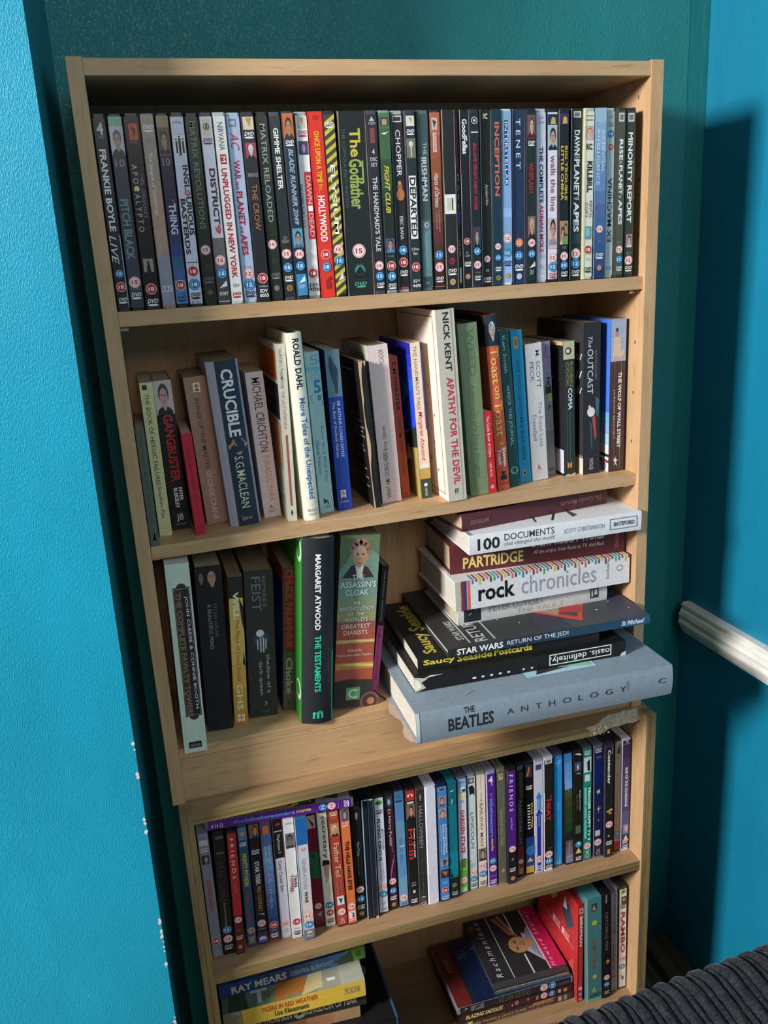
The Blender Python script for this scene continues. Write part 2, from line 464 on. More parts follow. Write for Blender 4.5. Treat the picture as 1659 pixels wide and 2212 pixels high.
# ---------------------------------------------------------------- upper bookcase
bc = tag(empty('bookcase', (0, 0, ZB)), 'upper pale beech bookcase with two adjustable shelves, standing on the darker low one', 'bookcase')
def part(mb, name, root=None, bevel=.0005, **k):
    o = mb.build(name, None, bevel, **k)
    r = root or bc
    o.parent = r; o.matrix_parent_inverse = Matrix.Translation(-r.location)
    return o
mb = MB(); mb.box(0, BT, 0, BD + .004, ZB, 0, M_WZ); part(mb, 'side_panel')
mb = MB(); mb.box(BW - BT, BW, 0, BD + .004, ZB, 0, M_WZ)
dark = pm('654', .9, 'bored_hole')
for y, z in HOLES:
    vs = [(BW - BT - .0001, y + .0016 * math.cos(a), z + .0026 * math.sin(a)) for a in [j * math.pi / 5 for j in range(10)]]
    mb.add(vs, [tuple(range(10))], dark)
part(mb, 'side_panel', bevel=0)
mb = MB(); mb.box(BT, BW - BT, .0015, BD, -.001 - BT, -.001, M_WX); part(mb, 'top_panel')
mb = MB(); mb.box(BT, BW - BT, .0045, BD - .002, Z1 - BT, Z1, M_WX); part(mb, 'shelf')
mb = MB(); mb.prism([(BT + .0004, Z2L - BT), (BW - BT - .0004, Z2R - BT), (BW - BT - .0004, Z2R), (BT + .0004, Z2L)], .0075, BD - .002, M_WX, 1); part(mb, 'shelf')
mb = MB(); mb.box(BT, BW - BT, .005, BD, Z3 - .0142, Z3, M_WX); part(mb, 'bottom_panel')
mb = MB(); mb.box(BT, BW - BT, .0042, .019, ZB, Z3 - .0146, M_WX); part(mb, 'plinth')
mb = MB(); mb.box(BT * .5, BW - BT * .5, BD, BD + .004, ZB, -.002, M_WZ); part(mb, 'back_panel', bevel=0)
def pin(x0, x1, y, z, r=.0026):
    mb = MB(); n = 12; vs = [(x, y + r * math.cos(2 * math.pi * i / n), z + r * math.sin(2 * math.pi * i / n)) for x in (x0, x1) for i in range(n)]
    mb.add(vs, [tuple(range(n)), tuple(range(n, 2 * n))] + [(i, (i + 1) % n, n + (i + 1) % n, n + i) for i in range(n)], M_PIN)
    part(mb, 'shelf_peg', bevel=0, smooth=False)
pin(BT - .002, BT + .009, .018, Z1 - BT - .0029); pin(BW - BT - .009, BW - BT + .002, .022, Z1 - BT - .0029)
pin(BW - BT - .009, BW - BT + .002, .022, Z2R - BT - .0032); pin(BT - .002, BT + .009, .022, Z2L - BT - .0028)

# ---------------------------------------------------------------- low bookcase underneath
lc = tag(empty('low_bookcase', (LX0, LYF, FLOOR_Z)), 'darker oak-look low bookcase with striped edges and a broken top corner, under the beech one', 'bookcase')
def box6(mb, x0, x1, y0, y1, z0, z1, front, top, side):
    v = [(x0, y0, z0), (x1, y0, z0), (x1, y1, z0), (x0, y1, z0), (x0, y0, z1), (x1, y0, z1), (x1, y1, z1), (x0, y1, z1)]
    mb.add(v, [(0, 1, 5, 4)], front); mb.add(v, [(4, 5, 6, 7), (0, 3, 2, 1)], top); mb.add(v, [(1, 2, 6, 5), (2, 3, 7, 6), (3, 0, 4, 7)], side)
LB = .165
for x in (LX0, LX1 - LT):
    mb = MB(); box6(mb, x, x + LT, LYF, LB, FLOOR_Z, ZB - .0001, M_OZ, M_OX, M_OI)
    o = part(mb, 'side_panel', lc, 0)
xa, xb, yf = LX0 + LT, LX1 - LT, LYF + .0028
# top panel with the front right corner broken out
rnd = random.Random(11)
top_edge = [(xb, yf + .0215), (xb - .012, yf + .0195), (xb - .022, yf + .021), (xb - .035, yf + .0185), (xb - .046, yf + .0195), (xb - .056, yf + .0145), (xb - .064, yf + .0105), (xb - .072, yf + .0045), (xb - .084, yf + .001), (xb - .094, yf)]
low_edge = [(xb, yf + .013), (xb - .012, yf + .0105), (xb - .022, yf + .012), (xb - .035, yf + .010), (xb - .046, yf + .0105), (xb - .054, yf + .007), (xb - .060, yf + .004), (xb - .066, yf + .002), (xb - .072, yf + .0005), (xb - .078, yf)]
zt, zb_ = ZB, ZB - LT
mb = MB(); n = len(top_edge)
tv = [(x, y, zt) for x, y in top_edge] + [(xa, yf, zt), (xa, LB, zt), (xb, LB, zt)]
bv = [(x, y, zb_) for x, y in low_edge] + [(xa, yf, zb_), (xa, LB, zb_), (xb, LB, zb_)]
mb.add(tv, [tuple(range(len(tv)))[::-1]], M_OT); mb.add(bv, [tuple(range(len(bv)))], M_OI)
mb.add([tv[n - 1], tv[n], bv[n], bv[n - 1]], [(0, 1, 2, 3)], M_OX)
mb.add([tv[n + 1], tv[n + 2], bv[n + 2], bv[n + 1]], [(0, 1, 2, 3)], M_OI)
part(mb, 'top_panel', lc, 0)
# crumbly broken face
mb = MB(); nu, nv = 70, 12; vs = []
def along(e, t):
    t *= len(e) - 1; i = min(int(t), len(e) - 2); f = t - i
    return (e[i][0] * (1 - f) + e[i + 1][0] * f, e[i][1] * (1 - f) + e[i + 1][1] * f)
for j in range(nv + 1):
    for i in range(nu + 1):
        a, b = along(top_edge, i / nu), along(low_edge, i / nu); f = j / nv
        q = Vector((a[0] * (1 - f) + b[0] * f, a[1] * (1 - f) + b[1] * f, zt * (1 - f) + zb_ * f))
        k = math.sin(math.pi * f) ** .5 if 0 < j < nv else .35
        dsp = noise.noise(q * 420) * .0022 + noise.noise(q * 160) * .0024
        q.y += (dsp - .0012 * math.sin(math.pi * f)) * k; q.z += noise.noise(q * 300 + Vector((9, 3, 1))) * .0014 * k
        vs.append(q)
mb.add(vs, [(j * (nu + 1) + i, j * (nu + 1) + i + 1, (j + 1) * (nu + 1) + i + 1, (j + 1) * (nu + 1) + i) for j in range(nv) for i in range(nu)], M_CHIP)
part(mb, 'broken_corner', lc, 0)['label'] = 'crumbling raw chipboard where the corner broke off'
# torn edging and crumbs
mb = MB(); tan = pm('db8', .8, 'torn_edging')
for k in range(26):
    c = Vector((xb - .074 + rnd.gauss(0, .006), yf - .0006 + rnd.uniform(-.0015, .002), ZB - .0075 + rnd.uniform(-.0085, .006))); r = rnd.uniform(.0009, .0026)
    pts = [c + Vector((rnd.uniform(-1, 1), rnd.uniform(-.7, .7), rnd.uniform(-1, 1))) * r for _ in range(6)]
    mb.add(pts, [(0, 1, 2), (0, 2, 3), (0, 3, 4), (1, 2, 5), (2, 3, 5), (3, 4, 5), (0, 4, 1), (4, 5, 1)], tan)
part(mb, 'torn_edging', lc, 0)['label'] = 'torn yellowish edge strip and crumbs'
mb = MB(); box6(mb, xa, xb, LYF + .0031, LB, ZL - LT, ZL, M_OX, M_OI2 if 'M_OI2' in globals() else M_OT, M_OI); part(mb, 'shelf', lc, 0)
mb = MB(); box6(mb, xa, xb, LYF + .003, LB, ZBASE - LT, ZBASE, M_OX, M_OT, M_OI); part(mb, 'base_panel', lc, 0)
mb = MB(); box6(mb, xa, xb, LYF + .03, LYF + .045, FLOOR_Z, ZBASE - LT, M_OX, M_OT, M_OI); part(mb, 'plinth', lc, 0)
mb = MB(); mb.box(LX0 + .004, LX1 - .004, LB, LB + .004, FLOOR_Z + .02, ZB - .004, M_OI); part(mb, 'back_panel', lc, 0)

# ---------------------------------------------------------------- DVDs, books, boxed sets
# kind, x, y, z, thickness, height, depth, lean, yaw, lying, case colour, cover colour, artwork, label, group, spine bulge, paper
ITEMS = [
    ('d', 0.0166, 0.0105, -0.2392, 0.0126, 0.19, 0.134, 0.0012, 0, 0, '223', '223', 'Hb 4 10 25 75 ccc 4|H 10 12 35 75 999 HD|Tb 17 58 22 72 eee FRANKIE BOYLE|Ti 60 75 8 60 ddd LIVE|R 60 98 88 95 7bc|B 80 18 50 33|a 87 18|D 94 eee', 'black DVD case with bold white capitals and handwritten word, against the left panel, top shelf', 'DVDs on the top shelf', 0, 'c'),
    ('d', 0.0296, 0.0124, -0.2392, 0.0146, 0.19, 0.134, 0.0079, 0, 0, '111', '445', 'R 1.2 6 5 95 8ba|R 6 20 5 95 ccd|F 7 20 10 92 665 b98 443|R 20 46 5 95 445|H 22 26 20 80 99a 10|Tb 42 73 18 75 799 PITCH BLACK|A 85 15|D 92 eee|H 88 89.5 20 80 888 UDR 70093', 'dark grey DVD case with pale turquoise top and grey-blue lettering, left end of top shelf', 'DVDs on the top shelf', 0, 'c'),
    ('d', 0.0448, 0.008, -0.2392, 0.0156, 0.19, 0.134, 0.0071, 0, 0, '111', '112', "R 5 13 28 82 c53|P 223 6,40 12,60 8,70|H 13.6 14.6 30 75 888 ICON|T 25 59 18 52 bbb A P O C A L Y P T O|C 37 35 16 ed8|T 30 52 62 84 889 MEL GIBSON'S|R 73 80 18 82 998|P 222 74,45 74,55 80,65 80,35|a 89 18 50 36|D 96 eee", 'black DVD case with orange square and widely spaced letters, left part of top shelf', 'DVDs on the top shelf', 0, 'c'),
    ('d', 0.0622, 0.0119, -0.2391, 0.014, 0.19, 0.134, 0.0005, 0, 0, '988', 'b98', 'G 1 72 5 95 a98 b98 6|D 7 eee|H 12 15 25 80 988 SERIES|Tb 19 51 22 60 dcb The League of Gentlemen|T 60 69 25 50 cba series three|P 99a 74,5 70,60 72,95 98,95 98,5|R 88 91 10 35 dde|R 88 91 38 62 dde|R 88 91 65 90 dde|Hb 88.4 90.6 13 88 668 B B C', 'taupe DVD case with pale lettering and misty lower end, left part of top shelf', 'DVDs on the top shelf', 0, 'c'),
    ('d', 0.0766, 0.0111, -0.2391, 0.0133, 0.19, 0.134, 0.0042, 0, 0, '112', '224', 'R 1.2 7 5 95 986|R 7 21 5 95 554|F 8 20 10 90 322 a87 222|H 22 26 20 75 99b 10|G 28 80 5 95 224 226 3|G 60 98 5 95 236 59c 6|Tb 45 61 25 80 dde THING|T 43 44 60 70 dde THE|a 88 18|H 92 93 20 85 246 UDR90051|D 95 135', 'dark blue DVD case with bronze top and bearded portrait, one white word, top shelf', 'DVDs on the top shelf', 0, 'c'),
    ('d', 0.0904, 0.0083, -0.2391, 0.0143, 0.19, 0.134, 0.0042, 0, 0, '223', 'dde', 'H 4 5.5 15 85 555 UNIVERSAL|R 10.5 21.5 15 92 ccc|R 11 21 17 90 eee|R 14 20 25 38 222|R 12.5 21 45 62 222|R 14 20 70 84 222|C 13 31 6 222|C 11.8 53 7 222|C 13 77 6 222|Tb 26 38.5 55 92 222 INGL|C 40 72 20 b44|C 40 72 13 caa|Tb 42 62 55 92 222 URIOUS|Tb 43 72 15 50 222 BASTERDS|R 76 76.4 10 90 444|a 81 18|B 88 18|D 94 222|H 97 98.4 15 85 333 827 133 7', 'white DVD case with black slab capitals and three small silhouettes, left part of top shelf', 'DVDs on the top shelf', 0, 'c'),
    ('d', 0.1067, 0.0129, -0.2391, 0.0139, 0.19, 0.134, -0.0021, 0, 0, '121', '232', 'T 4 59 30 72 797 MATRIX REVOLUTIONS|A 70 15 50 36|D 86 777|O 93 50 22 565|H 78 80 30 70 464 Z1', 'black-green DVD case with thin green serif-like lettering, right of the silhouettes case, top shelf', 'DVDs on the top shelf', 0, 'c'),
    ('d', 0.1211, 0.0095, -0.2391, 0.0132, 0.19, 0.134, -0.0022, 0, 0, '334', 'ccd', 'R 3 12 20 80 cba|C 7 50 24 443|C 7 50 17 cba|P 443 4.5,50 9,35 7.5,50 9,65|D 14 444|Tb 28 57 35 80 223 DISTRICT|Tb 57 62 35 80 b44 9|G 64 98 5 95 777 333 4|A 76 15|B 83 15|P dde 91,20 87,80 90,85|Hb 93 95 15 85 ddd SONY', 'silver grey DVD case with dark capitals and a red numeral below, top shelf', 'DVDs on the top shelf', 0, 'c'),
    ('d', 0.135, 0.0094, -0.2391, 0.0129, 0.19, 0.134, -0.0032, 0, 0, 'ccc', 'eee', 'T 5 19 30 75 335 NIRVANA|R 21 26 28 78 b23|Tb 22 25 35 72 fdd M|Tb 28 86 25 72 b23 UNPLUGGED IN NEW YORK|H 89 91 25 75 888 ooo|D 95 b33', 'white DVD case with long dark red capitals and small red logo block, top shelf', 'DVDs on the top shelf', 0, 'c'),
    ('d', 0.1493, 0.0129, -0.2391, 0.0143, 0.19, 0.134, -0.0052, 0, 0, 'acd', 'bce', 'R 3 7 15 70 789|R 4 6 22 62 bcd|Ti 10 19 18 78 b34 AC|Tb 24 34 22 66 a23 WAR|Tb 35 39 22 44 a23 FOR THE|Tb 40 58 22 66 a23 PLANET|Tb 58.5 62 22 44 a23 OF THE|Tb 62.5 74 22 66 a23 APES|H 80 82 25 75 88a P1-SGB|A 84 12|B 90 12|D 95 335', 'pale ice-blue DVD case with dark red block capitals, left half of top shelf', 'DVDs on the top shelf', 0, 'c'),
    ('d', 0.1639, 0.0084, -0.239, 0.0137, 0.19, 0.134, -0.004, 0, 0, '112', '223', 'R 2.5 9 10 90 dcb|P b94 3,30 8,60 3,75|D 11.5 eee|R 15.5 23.5 12 92 945|F 16 23.5 25 80 ddd ccc 222|H 31 33 15 88 aab BRANDON LEE|T 37 61 30 72 b75 THE CROW|a 87 18|H 91 92 15 85 ccc STEREO|Hb 93 95 20 80 eee EDV|Hb 95.5 97.5 15 85 eee 0033', 'black DVD case with copper spaced letters and a reddish figure picture, top shelf', 'DVDs on the top shelf', 0, 'c'),
    ('d', 0.179, 0.0109, -0.239, 0.0134, 0.19, 0.134, -0.006, 0, 0, '121', '232', 'T 6 57 32 74 9a9 MATRIX RELOADED|A 69 15 45 36|D 86 888|O 93 50 24 777|H 77 79 30 70 454 Z1', 'black-green DVD case with thin pale green letters, beside the bold white condensed title', 'DVDs on the top shelf', 0, 'c'),
    ('d', 0.1938, 0.0121, -0.239, 0.0128, 0.19, 0.134, -0.0102, 0, 0, '445', '233', 'Tb 8 40 32 74 eee GIMME SHELTER|H 65 66.5 35 65 aaa Z1|H 67 68.5 20 80 aaa 75507|A 74.5 15|B 82 15|D 88 eee|O 93.5 50 28 a84|O 93.5 50 18 763', 'black DVD case with bold white condensed title, gold shield below, top shelf', 'DVDs on the top shelf', 0, 'c'),
    ('d', 0.207, 0.008, -0.239, 0.0124, 0.19, 0.134, -0.0085, 0, 0, '223', '234', 'R 1 14 6 94 c63|F 2.5 14 12 92 322 a86 332|D 16 eee|Tbi 19 59 30 74 9ab BLADE RUNNER 2049|R 61 71.5 6 94 59b|F 62 71.5 15 90 323 a87 468|A 75 15|B 81.5 15|G 86 98 5 95 38b 48b 3|P dee 91,25 87,80 90,85|H 92 94 25 75 cde SONY', "dark DVD case with two men's portraits, orange above and blue below, top shelf", 'DVDs on the top shelf', 0, 'c'),
    ('d', 0.2209, 0.0123, -0.239, 0.0133, 0.19, 0.134, -0.0046, 0, 0, 'aaa', 'eee', "R 2 8.5 15 85 ccb|P a85 3,40 7,60 3,65|D 11 b34|R 15 22 12 90 546|F 15.5 22 20 85 435 99b 436|T 37 61 2 20 222 THE DIRECTOR'S CUT|R 31 67 42 96 b33|Tb 33 48 52 90 e99 DAWN|R 49 52 52 90 eee|Tb 53 66 52 90 e99 DEAD|a 86 18|Hb 91.5 93.5 15 85 333 E D V|Hb 94 96 10 90 333 9276", 'white DVD case with red block title, left of the red case, top shelf', 'DVDs on the top shelf', 0, 'c'),
    ('k', 0.2355, 0.0106, -0.239, 0.0152, 0.19, 0.134, -0.0082, 0, 0, 'a22', 'd32', 'H 2 4.5 30 70 a22 DVD|Tb 10 37 32 70 eb3 ONCE UPON A TIME|T 38 42.5 40 65 eb3 IN...|Tb 44 69 24 76 fee HOLLYWOOD|a 76 18 50 34|B 83 18 50 34|P 822 91,35 88,75 90,80|R 91 95 35 70 922', 'bright red card-covered DVD with yellow and white capitals, middle of top shelf', 'DVDs on the top shelf', 0, 'c'),
    ('d', 0.2511, 0.0085, -0.239, 0.0126, 0.19, 0.134, -0.0076, 0, 0, '112', '443', 'Z 1.5 98 5 95 cb4 20|D 7 eee|T 28 65 30 70 fff ELYSIUM|A 73.5 15|B 80 15|P dde 91,30 86,75 90,80', 'yellow hazard-striped DVD case, between the red case and the thick black box', 'DVDs on the top shelf', 0, 'c'),
    ('k', 0.2651, 0.01, -0.239, 0.0312, 0.19, 0.134, -0.0002, 0, 0, '987', '122', 'Tb 9 24 40 78 cb4 The|Tb 25 52 32 80 9a5 Godfather|R 26 38 78 84 9a5|T 9 51 13 24 465 THE COPPOLA RESTORATION|A 75 15 50 24|E 86 50 20 100 387|P 122 88,28 83.5,50 88,72|R 88.1 90 25 75 122|Hbi 92.5 94.5 26 72 5a8 DVD|E 95.2 50 18 20 5a8|H 82 83 35 65 555 PHE 9348', 'thick black boxed set with large yellow-green title, widest on the top shelf', 'DVDs on the top shelf', 0, 'c'),
    ('d', 0.297, 0.0092, -0.2389, 0.0123, 0.19, 0.134, -0.0006, 0, 0, '445', '323', "P bbb 5.5,25 3,50 5.5,75|H 6 7.5 20 80 bbb MGM|R 9 17 28 72 844|H 20 23 38 62 ddd 4|H 24.5 26.5 20 84 ddd DISC|H 27.5 29.5 22 82 ddd SET|Tb 35 76 28 74 ccc THE HANDMAID'S TALE|A 84 15|B 90 15|D 95 eee", 'dark maroon DVD case with grey capitals, immediately right of the thick black box, top shelf', 'DVDs on the top shelf', 0, 'c'),
    ('d', 0.3109, 0.0098, -0.2389, 0.0129, 0.19, 0.134, -0.0007, 0, 0, '899', '354', 'G 1.2 50 5 95 574 243 6|R 50 98 5 95 232|R 3.5 8 15 85 347|R 4.5 7.5 30 70 c94|P ded 12,15 11,85 12.6,50|Tbi 29 55 28 72 db4 FIGHT CLUB|R 69 77 10 90 558|F 69 77 12 88 433 b87 48b|H 78.5 79.5 25 75 999 P1-SGB|a 84.5 18|B 90.5 18|D 96 eee', 'green to dark DVD case with yellow slanted title, middle of top shelf', 'DVDs on the top shelf', 0, 'c'),
    ('d', 0.3261, 0.0128, -0.2389, 0.0133, 0.19, 0.134, -0.0016, 0, 0, 'aaa', '322', 'R 2.5 6 12 88 ddd|R 3.2 5.3 18 82 433|T 10 35 30 72 eee CHOPPER|E 41 50 22 200 a63|E 45 52 36 130 b74|E 38.5 48 15 100 c96|T 57 70 35 65 ddd ERIC BANA|B 76 18|a 83 18|D 89 eee|R 97 98.4 15 85 944', 'brown-black DVD case with thin white title and a small shirtless figure, middle of top shelf', 'DVDs on the top shelf', 0, 'c'),
    ('d', 0.3398, 0.0082, -0.2389, 0.0124, 0.19, 0.134, -0.001, 0, 0, '334', '233', 'R 3 8.5 12 88 ddc|P b95 4,40 7,60 4,65|D 11.5 eee|R 15 25.5 10 92 776|E 18 50 20 120 ddb|R 18 24.8 46 58 ccb|R 35 70 16 82 eee|Tb 36 69 22 78 333 DEPARTED|H 75 76.5 15 85 eee 2 Disc|H 77.3 79 30 70 eee Set|a 86 18|Hb 93.2 95 20 80 eee E D V|Hb 96 97.8 12 88 eee 9470', 'black DVD case with a boxed white word down its middle and trophy-like picture, top shelf', 'DVDs on the top shelf', 0, 'c'),
    ('d', 0.354, 0.0113, -0.2389, 0.0137, 0.19, 0.134, 0.0022, 0, 0, '566', '455', 'T 17 24 45 75 bbb THE|Tb 25 49 26 74 ccc IRISHMAN|R 60 66 12 88 677|C 62.5 55 20 ccc|C 62.5 58 13 677|R 66 92 12 88 688|T 67 87 42 58 9aa THE CRITERION COLLECTION|H 95 96.3 35 65 aaa 1056', 'slate grey DVD case with white serif capitals and small crescent mark, middle of top shelf', 'DVDs on the top shelf', 0, 'c'),
    ('d', 0.3691, 0.0117, -0.2388, 0.013, 0.19, 0.134, -0.0011, 0, 0, '223', 'a64', "G 1.2 98 5 95 b64 422 8|R 4 10.5 22 72 cbb|P 433 5,30 9.5,45 6,65|R 12 22.5 30 62 dcb|T 12.5 22 38 54 533 STUDIOCANAL|Ti 34 53 30 72 eed Hearts of Darkness|T 54 67 58 70 ca8 A FILMMAKER'S|T 55 65 34 46 ca8 APOCALYPSE|B 80 15|A 87 15|D 94 eee", 'rust brown DVD case with white handwriting and cream label strip, middle of top shelf', 'DVDs on the top shelf', 0, 'c'),
    ('k', 0.3825, 0.0081, -0.2388, 0.0147, 0.19, 0.134, -0.0005, 0, 0, 'cba', '222', 'R 46 57 6 94 eee|R 48 55 22 78 ccb|R 48 55 62 72 444|A 77 15 50 30|C 84 50 26 a23|Hb 83 85.2 30 70 222 DC|D 90 eee|C 96 50 24 ca7|C 96 50 15 b85', 'plain black card boxed set with white sticker across its middle, top shelf', 'DVDs on the top shelf', 0, 'c'),
    ('k', 0.3994, 0.0125, -0.2388, 0.0044, 0.19, 0.134, -0.0016, 0, 0, 'x', '211', 'R 5 32 15 60 612|T 35 55 30 65 bab D A R K|R 55 63 10 90 438|T 72 82 30 65 bab LATER|R 88 97 30 80 ccc', 'very thin black and dark red case with purple patch, right of the stickered black box', 'DVDs on the top shelf', 0, 'c'),
    ('k', 0.4042, 0.0102, -0.2388, 0.0111, 0.19, 0.134, -0.0011, 0, 0, 'ccb', '112', 'Tb 5 24 25 78 eee GoodFellas|a 73 18 50 34|H 79 80.2 35 60 bbb Z1|H 80.8 82 25 75 bbb 12039|D 86 eee|O 93.5 50 28 b86', 'black card DVD with compact bold white title at its top, top shelf', 'DVDs on the top shelf', 0, 'c'),
    ('d', 0.4157, 0.0088, -0.2388, 0.0111, 0.19, 0.134, -0.0006, 0, 0, '223', '223', 'C 6 50 34 ccc|C 6 50 26 222|C 6 50 14 ccc|R 12 12.7 12 88 ddd|Tbi 18 56 30 66 b33 ESCAPE FROM NEW YORK|R 65 77 8 92 445|F 65.5 77 20 85 433 a98 222|B 79 15|A 87 15|H 91 92 20 80 888 OPTIMUM|D 94.5 eee', 'black DVD case with red slanted title and eyepatch portrait, right half of top shelf', 'DVDs on the top shelf', 0, 'c'),
    ('k', 0.4289, 0.013, -0.2388, 0.0129, 0.19, 0.134, 0.0029, 0, 0, 'cba', '221', 'Hb 2 5 30 72 eed IIC|Ti 41 53 35 70 ddd Apocalypse Now|A 84 15 50 30|H 90 91.5 35 65 ddd DVD|D 96 eee', 'black card DVD with tiny white handwriting only, left of the orange-lettered title, top shelf', 'DVDs on the top shelf', 0, 'c'),
    ('k', 0.4422, 0.0088, -0.2388, 0.0103, 0.19, 0.134, 0.0034, 0, 0, 'x', '134', 'Tb 7 48 22 78 d64 INCEPTION|A 77 12 50 36|B 83.5 12 50 36|D 90 eee|O 95.5 50 30 a84|O 95.5 50 18 763', 'dark teal DVD sleeve with large orange capitals, right half of top shelf', 'DVDs on the top shelf', 0, 'c'),
    ('d', 0.4536, 0.0102, -0.2388, 0.0126, 0.19, 0.134, 0.0032, 0, 0, 'cdd', '9be', 'G 1 98 5 95 8ac 9be 5|G 55 80 5 95 9be 69b 5|R 6 42 28 62 346|T 7 42 32 60 def INTERSTELLAR|A 72.5 12|B 81 12|D 87 235|O 94.5 50 26 b95', 'pale sky-blue DVD case with white serif title on dark band, right half of top shelf', 'DVDs on the top shelf', 0, 'c'),
    ('k', 0.4679, 0.0125, -0.2387, 0.0153, 0.19, 0.134, 0.0031, 0, 0, '99a', '235', 'T 5 33 30 65 dde T E N E T|C 75.5 52 32 d84|Hb 74.3 76.7 36 68 fdb 12|B 83 12 50 34|D 90 eee|O 95.5 50 24 bcd', 'navy card DVD with five widely spaced white letters, right half of top shelf', 'DVDs on the top shelf', 0, 'c'),
    ('d', 0.4836, 0.0081, -0.2387, 0.0114, 0.19, 0.134, 0.0036, 0, 0, '112', '232', 'R 3.5 16 8 92 755|F 4 16 15 95 543 ca9 422|R 16 16.5 8 92 a33|D 19 eee|Tb 30 47 22 76 a33 WHIPLASH|R 60.5 73 8 92 865|F 61 73 15 92 aaa c98 322|A 76 18|B 82.5 15|P cdd 91,20 87,85 90,90|H 92 95 25 75 bbb SONY', 'black DVD case with two close-up faces and a red word between them, top shelf', 'DVDs on the top shelf', 0, 'c'),
    ('d', 0.4984, 0.0117, -0.2387, 0.0128, 0.19, 0.134, -0.0042, 0, 0, 'bbc', 'ccd', 'H 4.5 5.6 20 80 888 ooooooo|H 7 8.2 20 80 888 ooooooo|Tb 21 53 30 68 224 THE COMPLETE|Tb 54 82 30 68 b24 ADRIAN MOLE|D 95 dde', 'plain white DVD case with navy then crimson capitals, right half of top shelf', 'DVDs on the top shelf', 0, 'c'),
    ('d', 0.5116, 0.0113, -0.2387, 0.0136, 0.19, 0.134, -0.0011, 0, 0, '112', 'dde', 'R 3 9 6 94 235|P ca5 8.5,30 4.5,45 5,75 8.5,80|R 9.5 23 6 94 abb|F 10 23 12 94 322 c98 224|T 26 58 28 74 a44 walk the line|R 62 80 6 94 cbb|F 62 78 15 90 422 c98 98a|A 85.5 12|B 91 12|D 96 b44', 'white DVD case with lower-case red title between two portraits, right part of top shelf', 'DVDs on the top shelf', 0, 'c'),
    ('d', 0.5255, 0.0082, -0.2387, 0.0124, 0.19, 0.134, -0.0006, 0, 0, '112', '222', 'R 3 9 6 94 436|P ca5 8.5,30 4.5,45 5,75 8.5,80|Tb 21 52 56 84 ca4 BIG TROUBLE|Tb 21 52 16 46 db5 LITTLE CHINA|R 64 78 6 94 a86|F 65 73 45 92 322 c97 543|F 67 78 8 62 322 c97 dcb|R 74 78 30 90 795|H 79 80.5 30 70 999 P1-SGB|A 85 15|B 90.5 15|D 95.5 eee', 'black DVD case with two gold title lines and colourful picture, right part of top shelf', 'DVDs on the top shelf', 0, 'c'),
    ('k', 0.5418, 0.0127, -0.2387, 0.0152, 0.19, 0.134, 0.0041, 0, 0, 'edc', '232', 'R 1.5 5 20 82 ddd|R 2.2 4.4 30 72 777|Tb 12 26 28 74 eee DAWN|T 26.5 28 28 74 eee OF THE|Tb 28.5 50 28 74 eee PLANET|T 50.5 52 28 74 eee OF|Tb 53 71 28 74 eee APES|R 72 78 10 90 344|A 84 12|B 90 12|D 95.5 eee', 'black card DVD with long heavy white title, worn edge, right part of top shelf', 'DVDs on the top shelf', 0, 'c'),
    ('d', 0.5574, 0.0098, -0.2386, 0.0132, 0.19, 0.134, 0.0046, 0, 0, 'bba', 'ddc', 'R 4.2 4.7 15 85 444|R 6.5 7 15 85 444|R 10 18 10 90 caa|F 10.5 18 15 88 b74 eba caa|Hb 20 23.5 20 75 222 KC|Tb 30 48 30 80 222 KILLBILL|T 53 63 58 82 444 RENTAL|T 54 63 18 40 444 COPY|R 68 75.5 15 75 69a|R 69 74 25 65 8bb|a 82 18|H 87 88.5 30 70 999 Z14|D 94 333|R 1 98 -4 4 dd7', 'cream white DVD case with black title and blonde portrait, right part of top shelf', 'DVDs on the top shelf', 0, 'c'),
    ('k', 0.5725, 0.0092, -0.2386, 0.0143, 0.19, 0.134, -0.0029, 0, 0, 'x', '79b', 'G 0 40 0 100 9bc 68b 5|G 40 100 0 100 68b 236 8|T 12 37 60 86 cde ARTIFICIAL|T 12 44 16 44 cde INTELLIGENCE|A 70 12 50 30|H 77 78 35 65 9ab Z1|D 86 eee|O 93.5 50 24 b86', 'pale blue to navy DVD sleeve with faint two-line lettering, right part of top shelf', 'DVDs on the top shelf', 0, 'c'),
    ('d', 0.5896, 0.013, -0.2386, 0.0106, 0.19, 0.134, -0.0037, 0, 0, 'bcc', 'bcc', 'H 4 6 20 80 899 ooo|V 8 10.5 18 82 333 DVD|B 14.5 15|a 22 15 50 36|U 40 78 22 74 235 EX MACHINA|H 93 95 20 70 677 U', 'pale grey DVD case whose dark title reads upwards, near right end of top shelf', 'DVDs on the top shelf', 0, 'c'),
    ('d', 0.6006, 0.0086, -0.2386, 0.0112, 0.19, 0.134, -0.0031, 0, 0, '332', '554', 'R 3 8 18 82 ccc|R 4 7 30 70 777|Tb 18 30 30 74 eee RISE|T 30.5 32 30 60 eee OF THE|Tb 33 50 30 74 eee PLANET|T 50.5 52 30 60 eee OF|Tb 53 68 30 74 eee APES|H 78 79.5 30 70 998 P1|A 83 12|B 89 12|D 94.5 eee', 'grey-brown DVD case with white title, second from the right panel on the top shelf', 'DVDs on the top shelf', 0, 'c'),
    ('d', 0.6137, 0.0106, -0.2386, 0.0134, 0.19, 0.134, -0.0045, 0, 0, '333', '443', 'R 3 8 18 80 ccc|R 4 7 30 70 777|Tb 14 67 24 70 eee MINORITY REPORT|T 30 53 78 90 a84 TOM CRUISE|R 74 82 20 85 a88|F 74.5 82 30 80 322 cba ccc|H 85 86.5 30 70 999 P1|A 90 12|D 95 eee', 'dark grey DVD case with rounded white capitals, rightmost on the top shelf', 'DVDs on the top shelf', 0, 'c'),
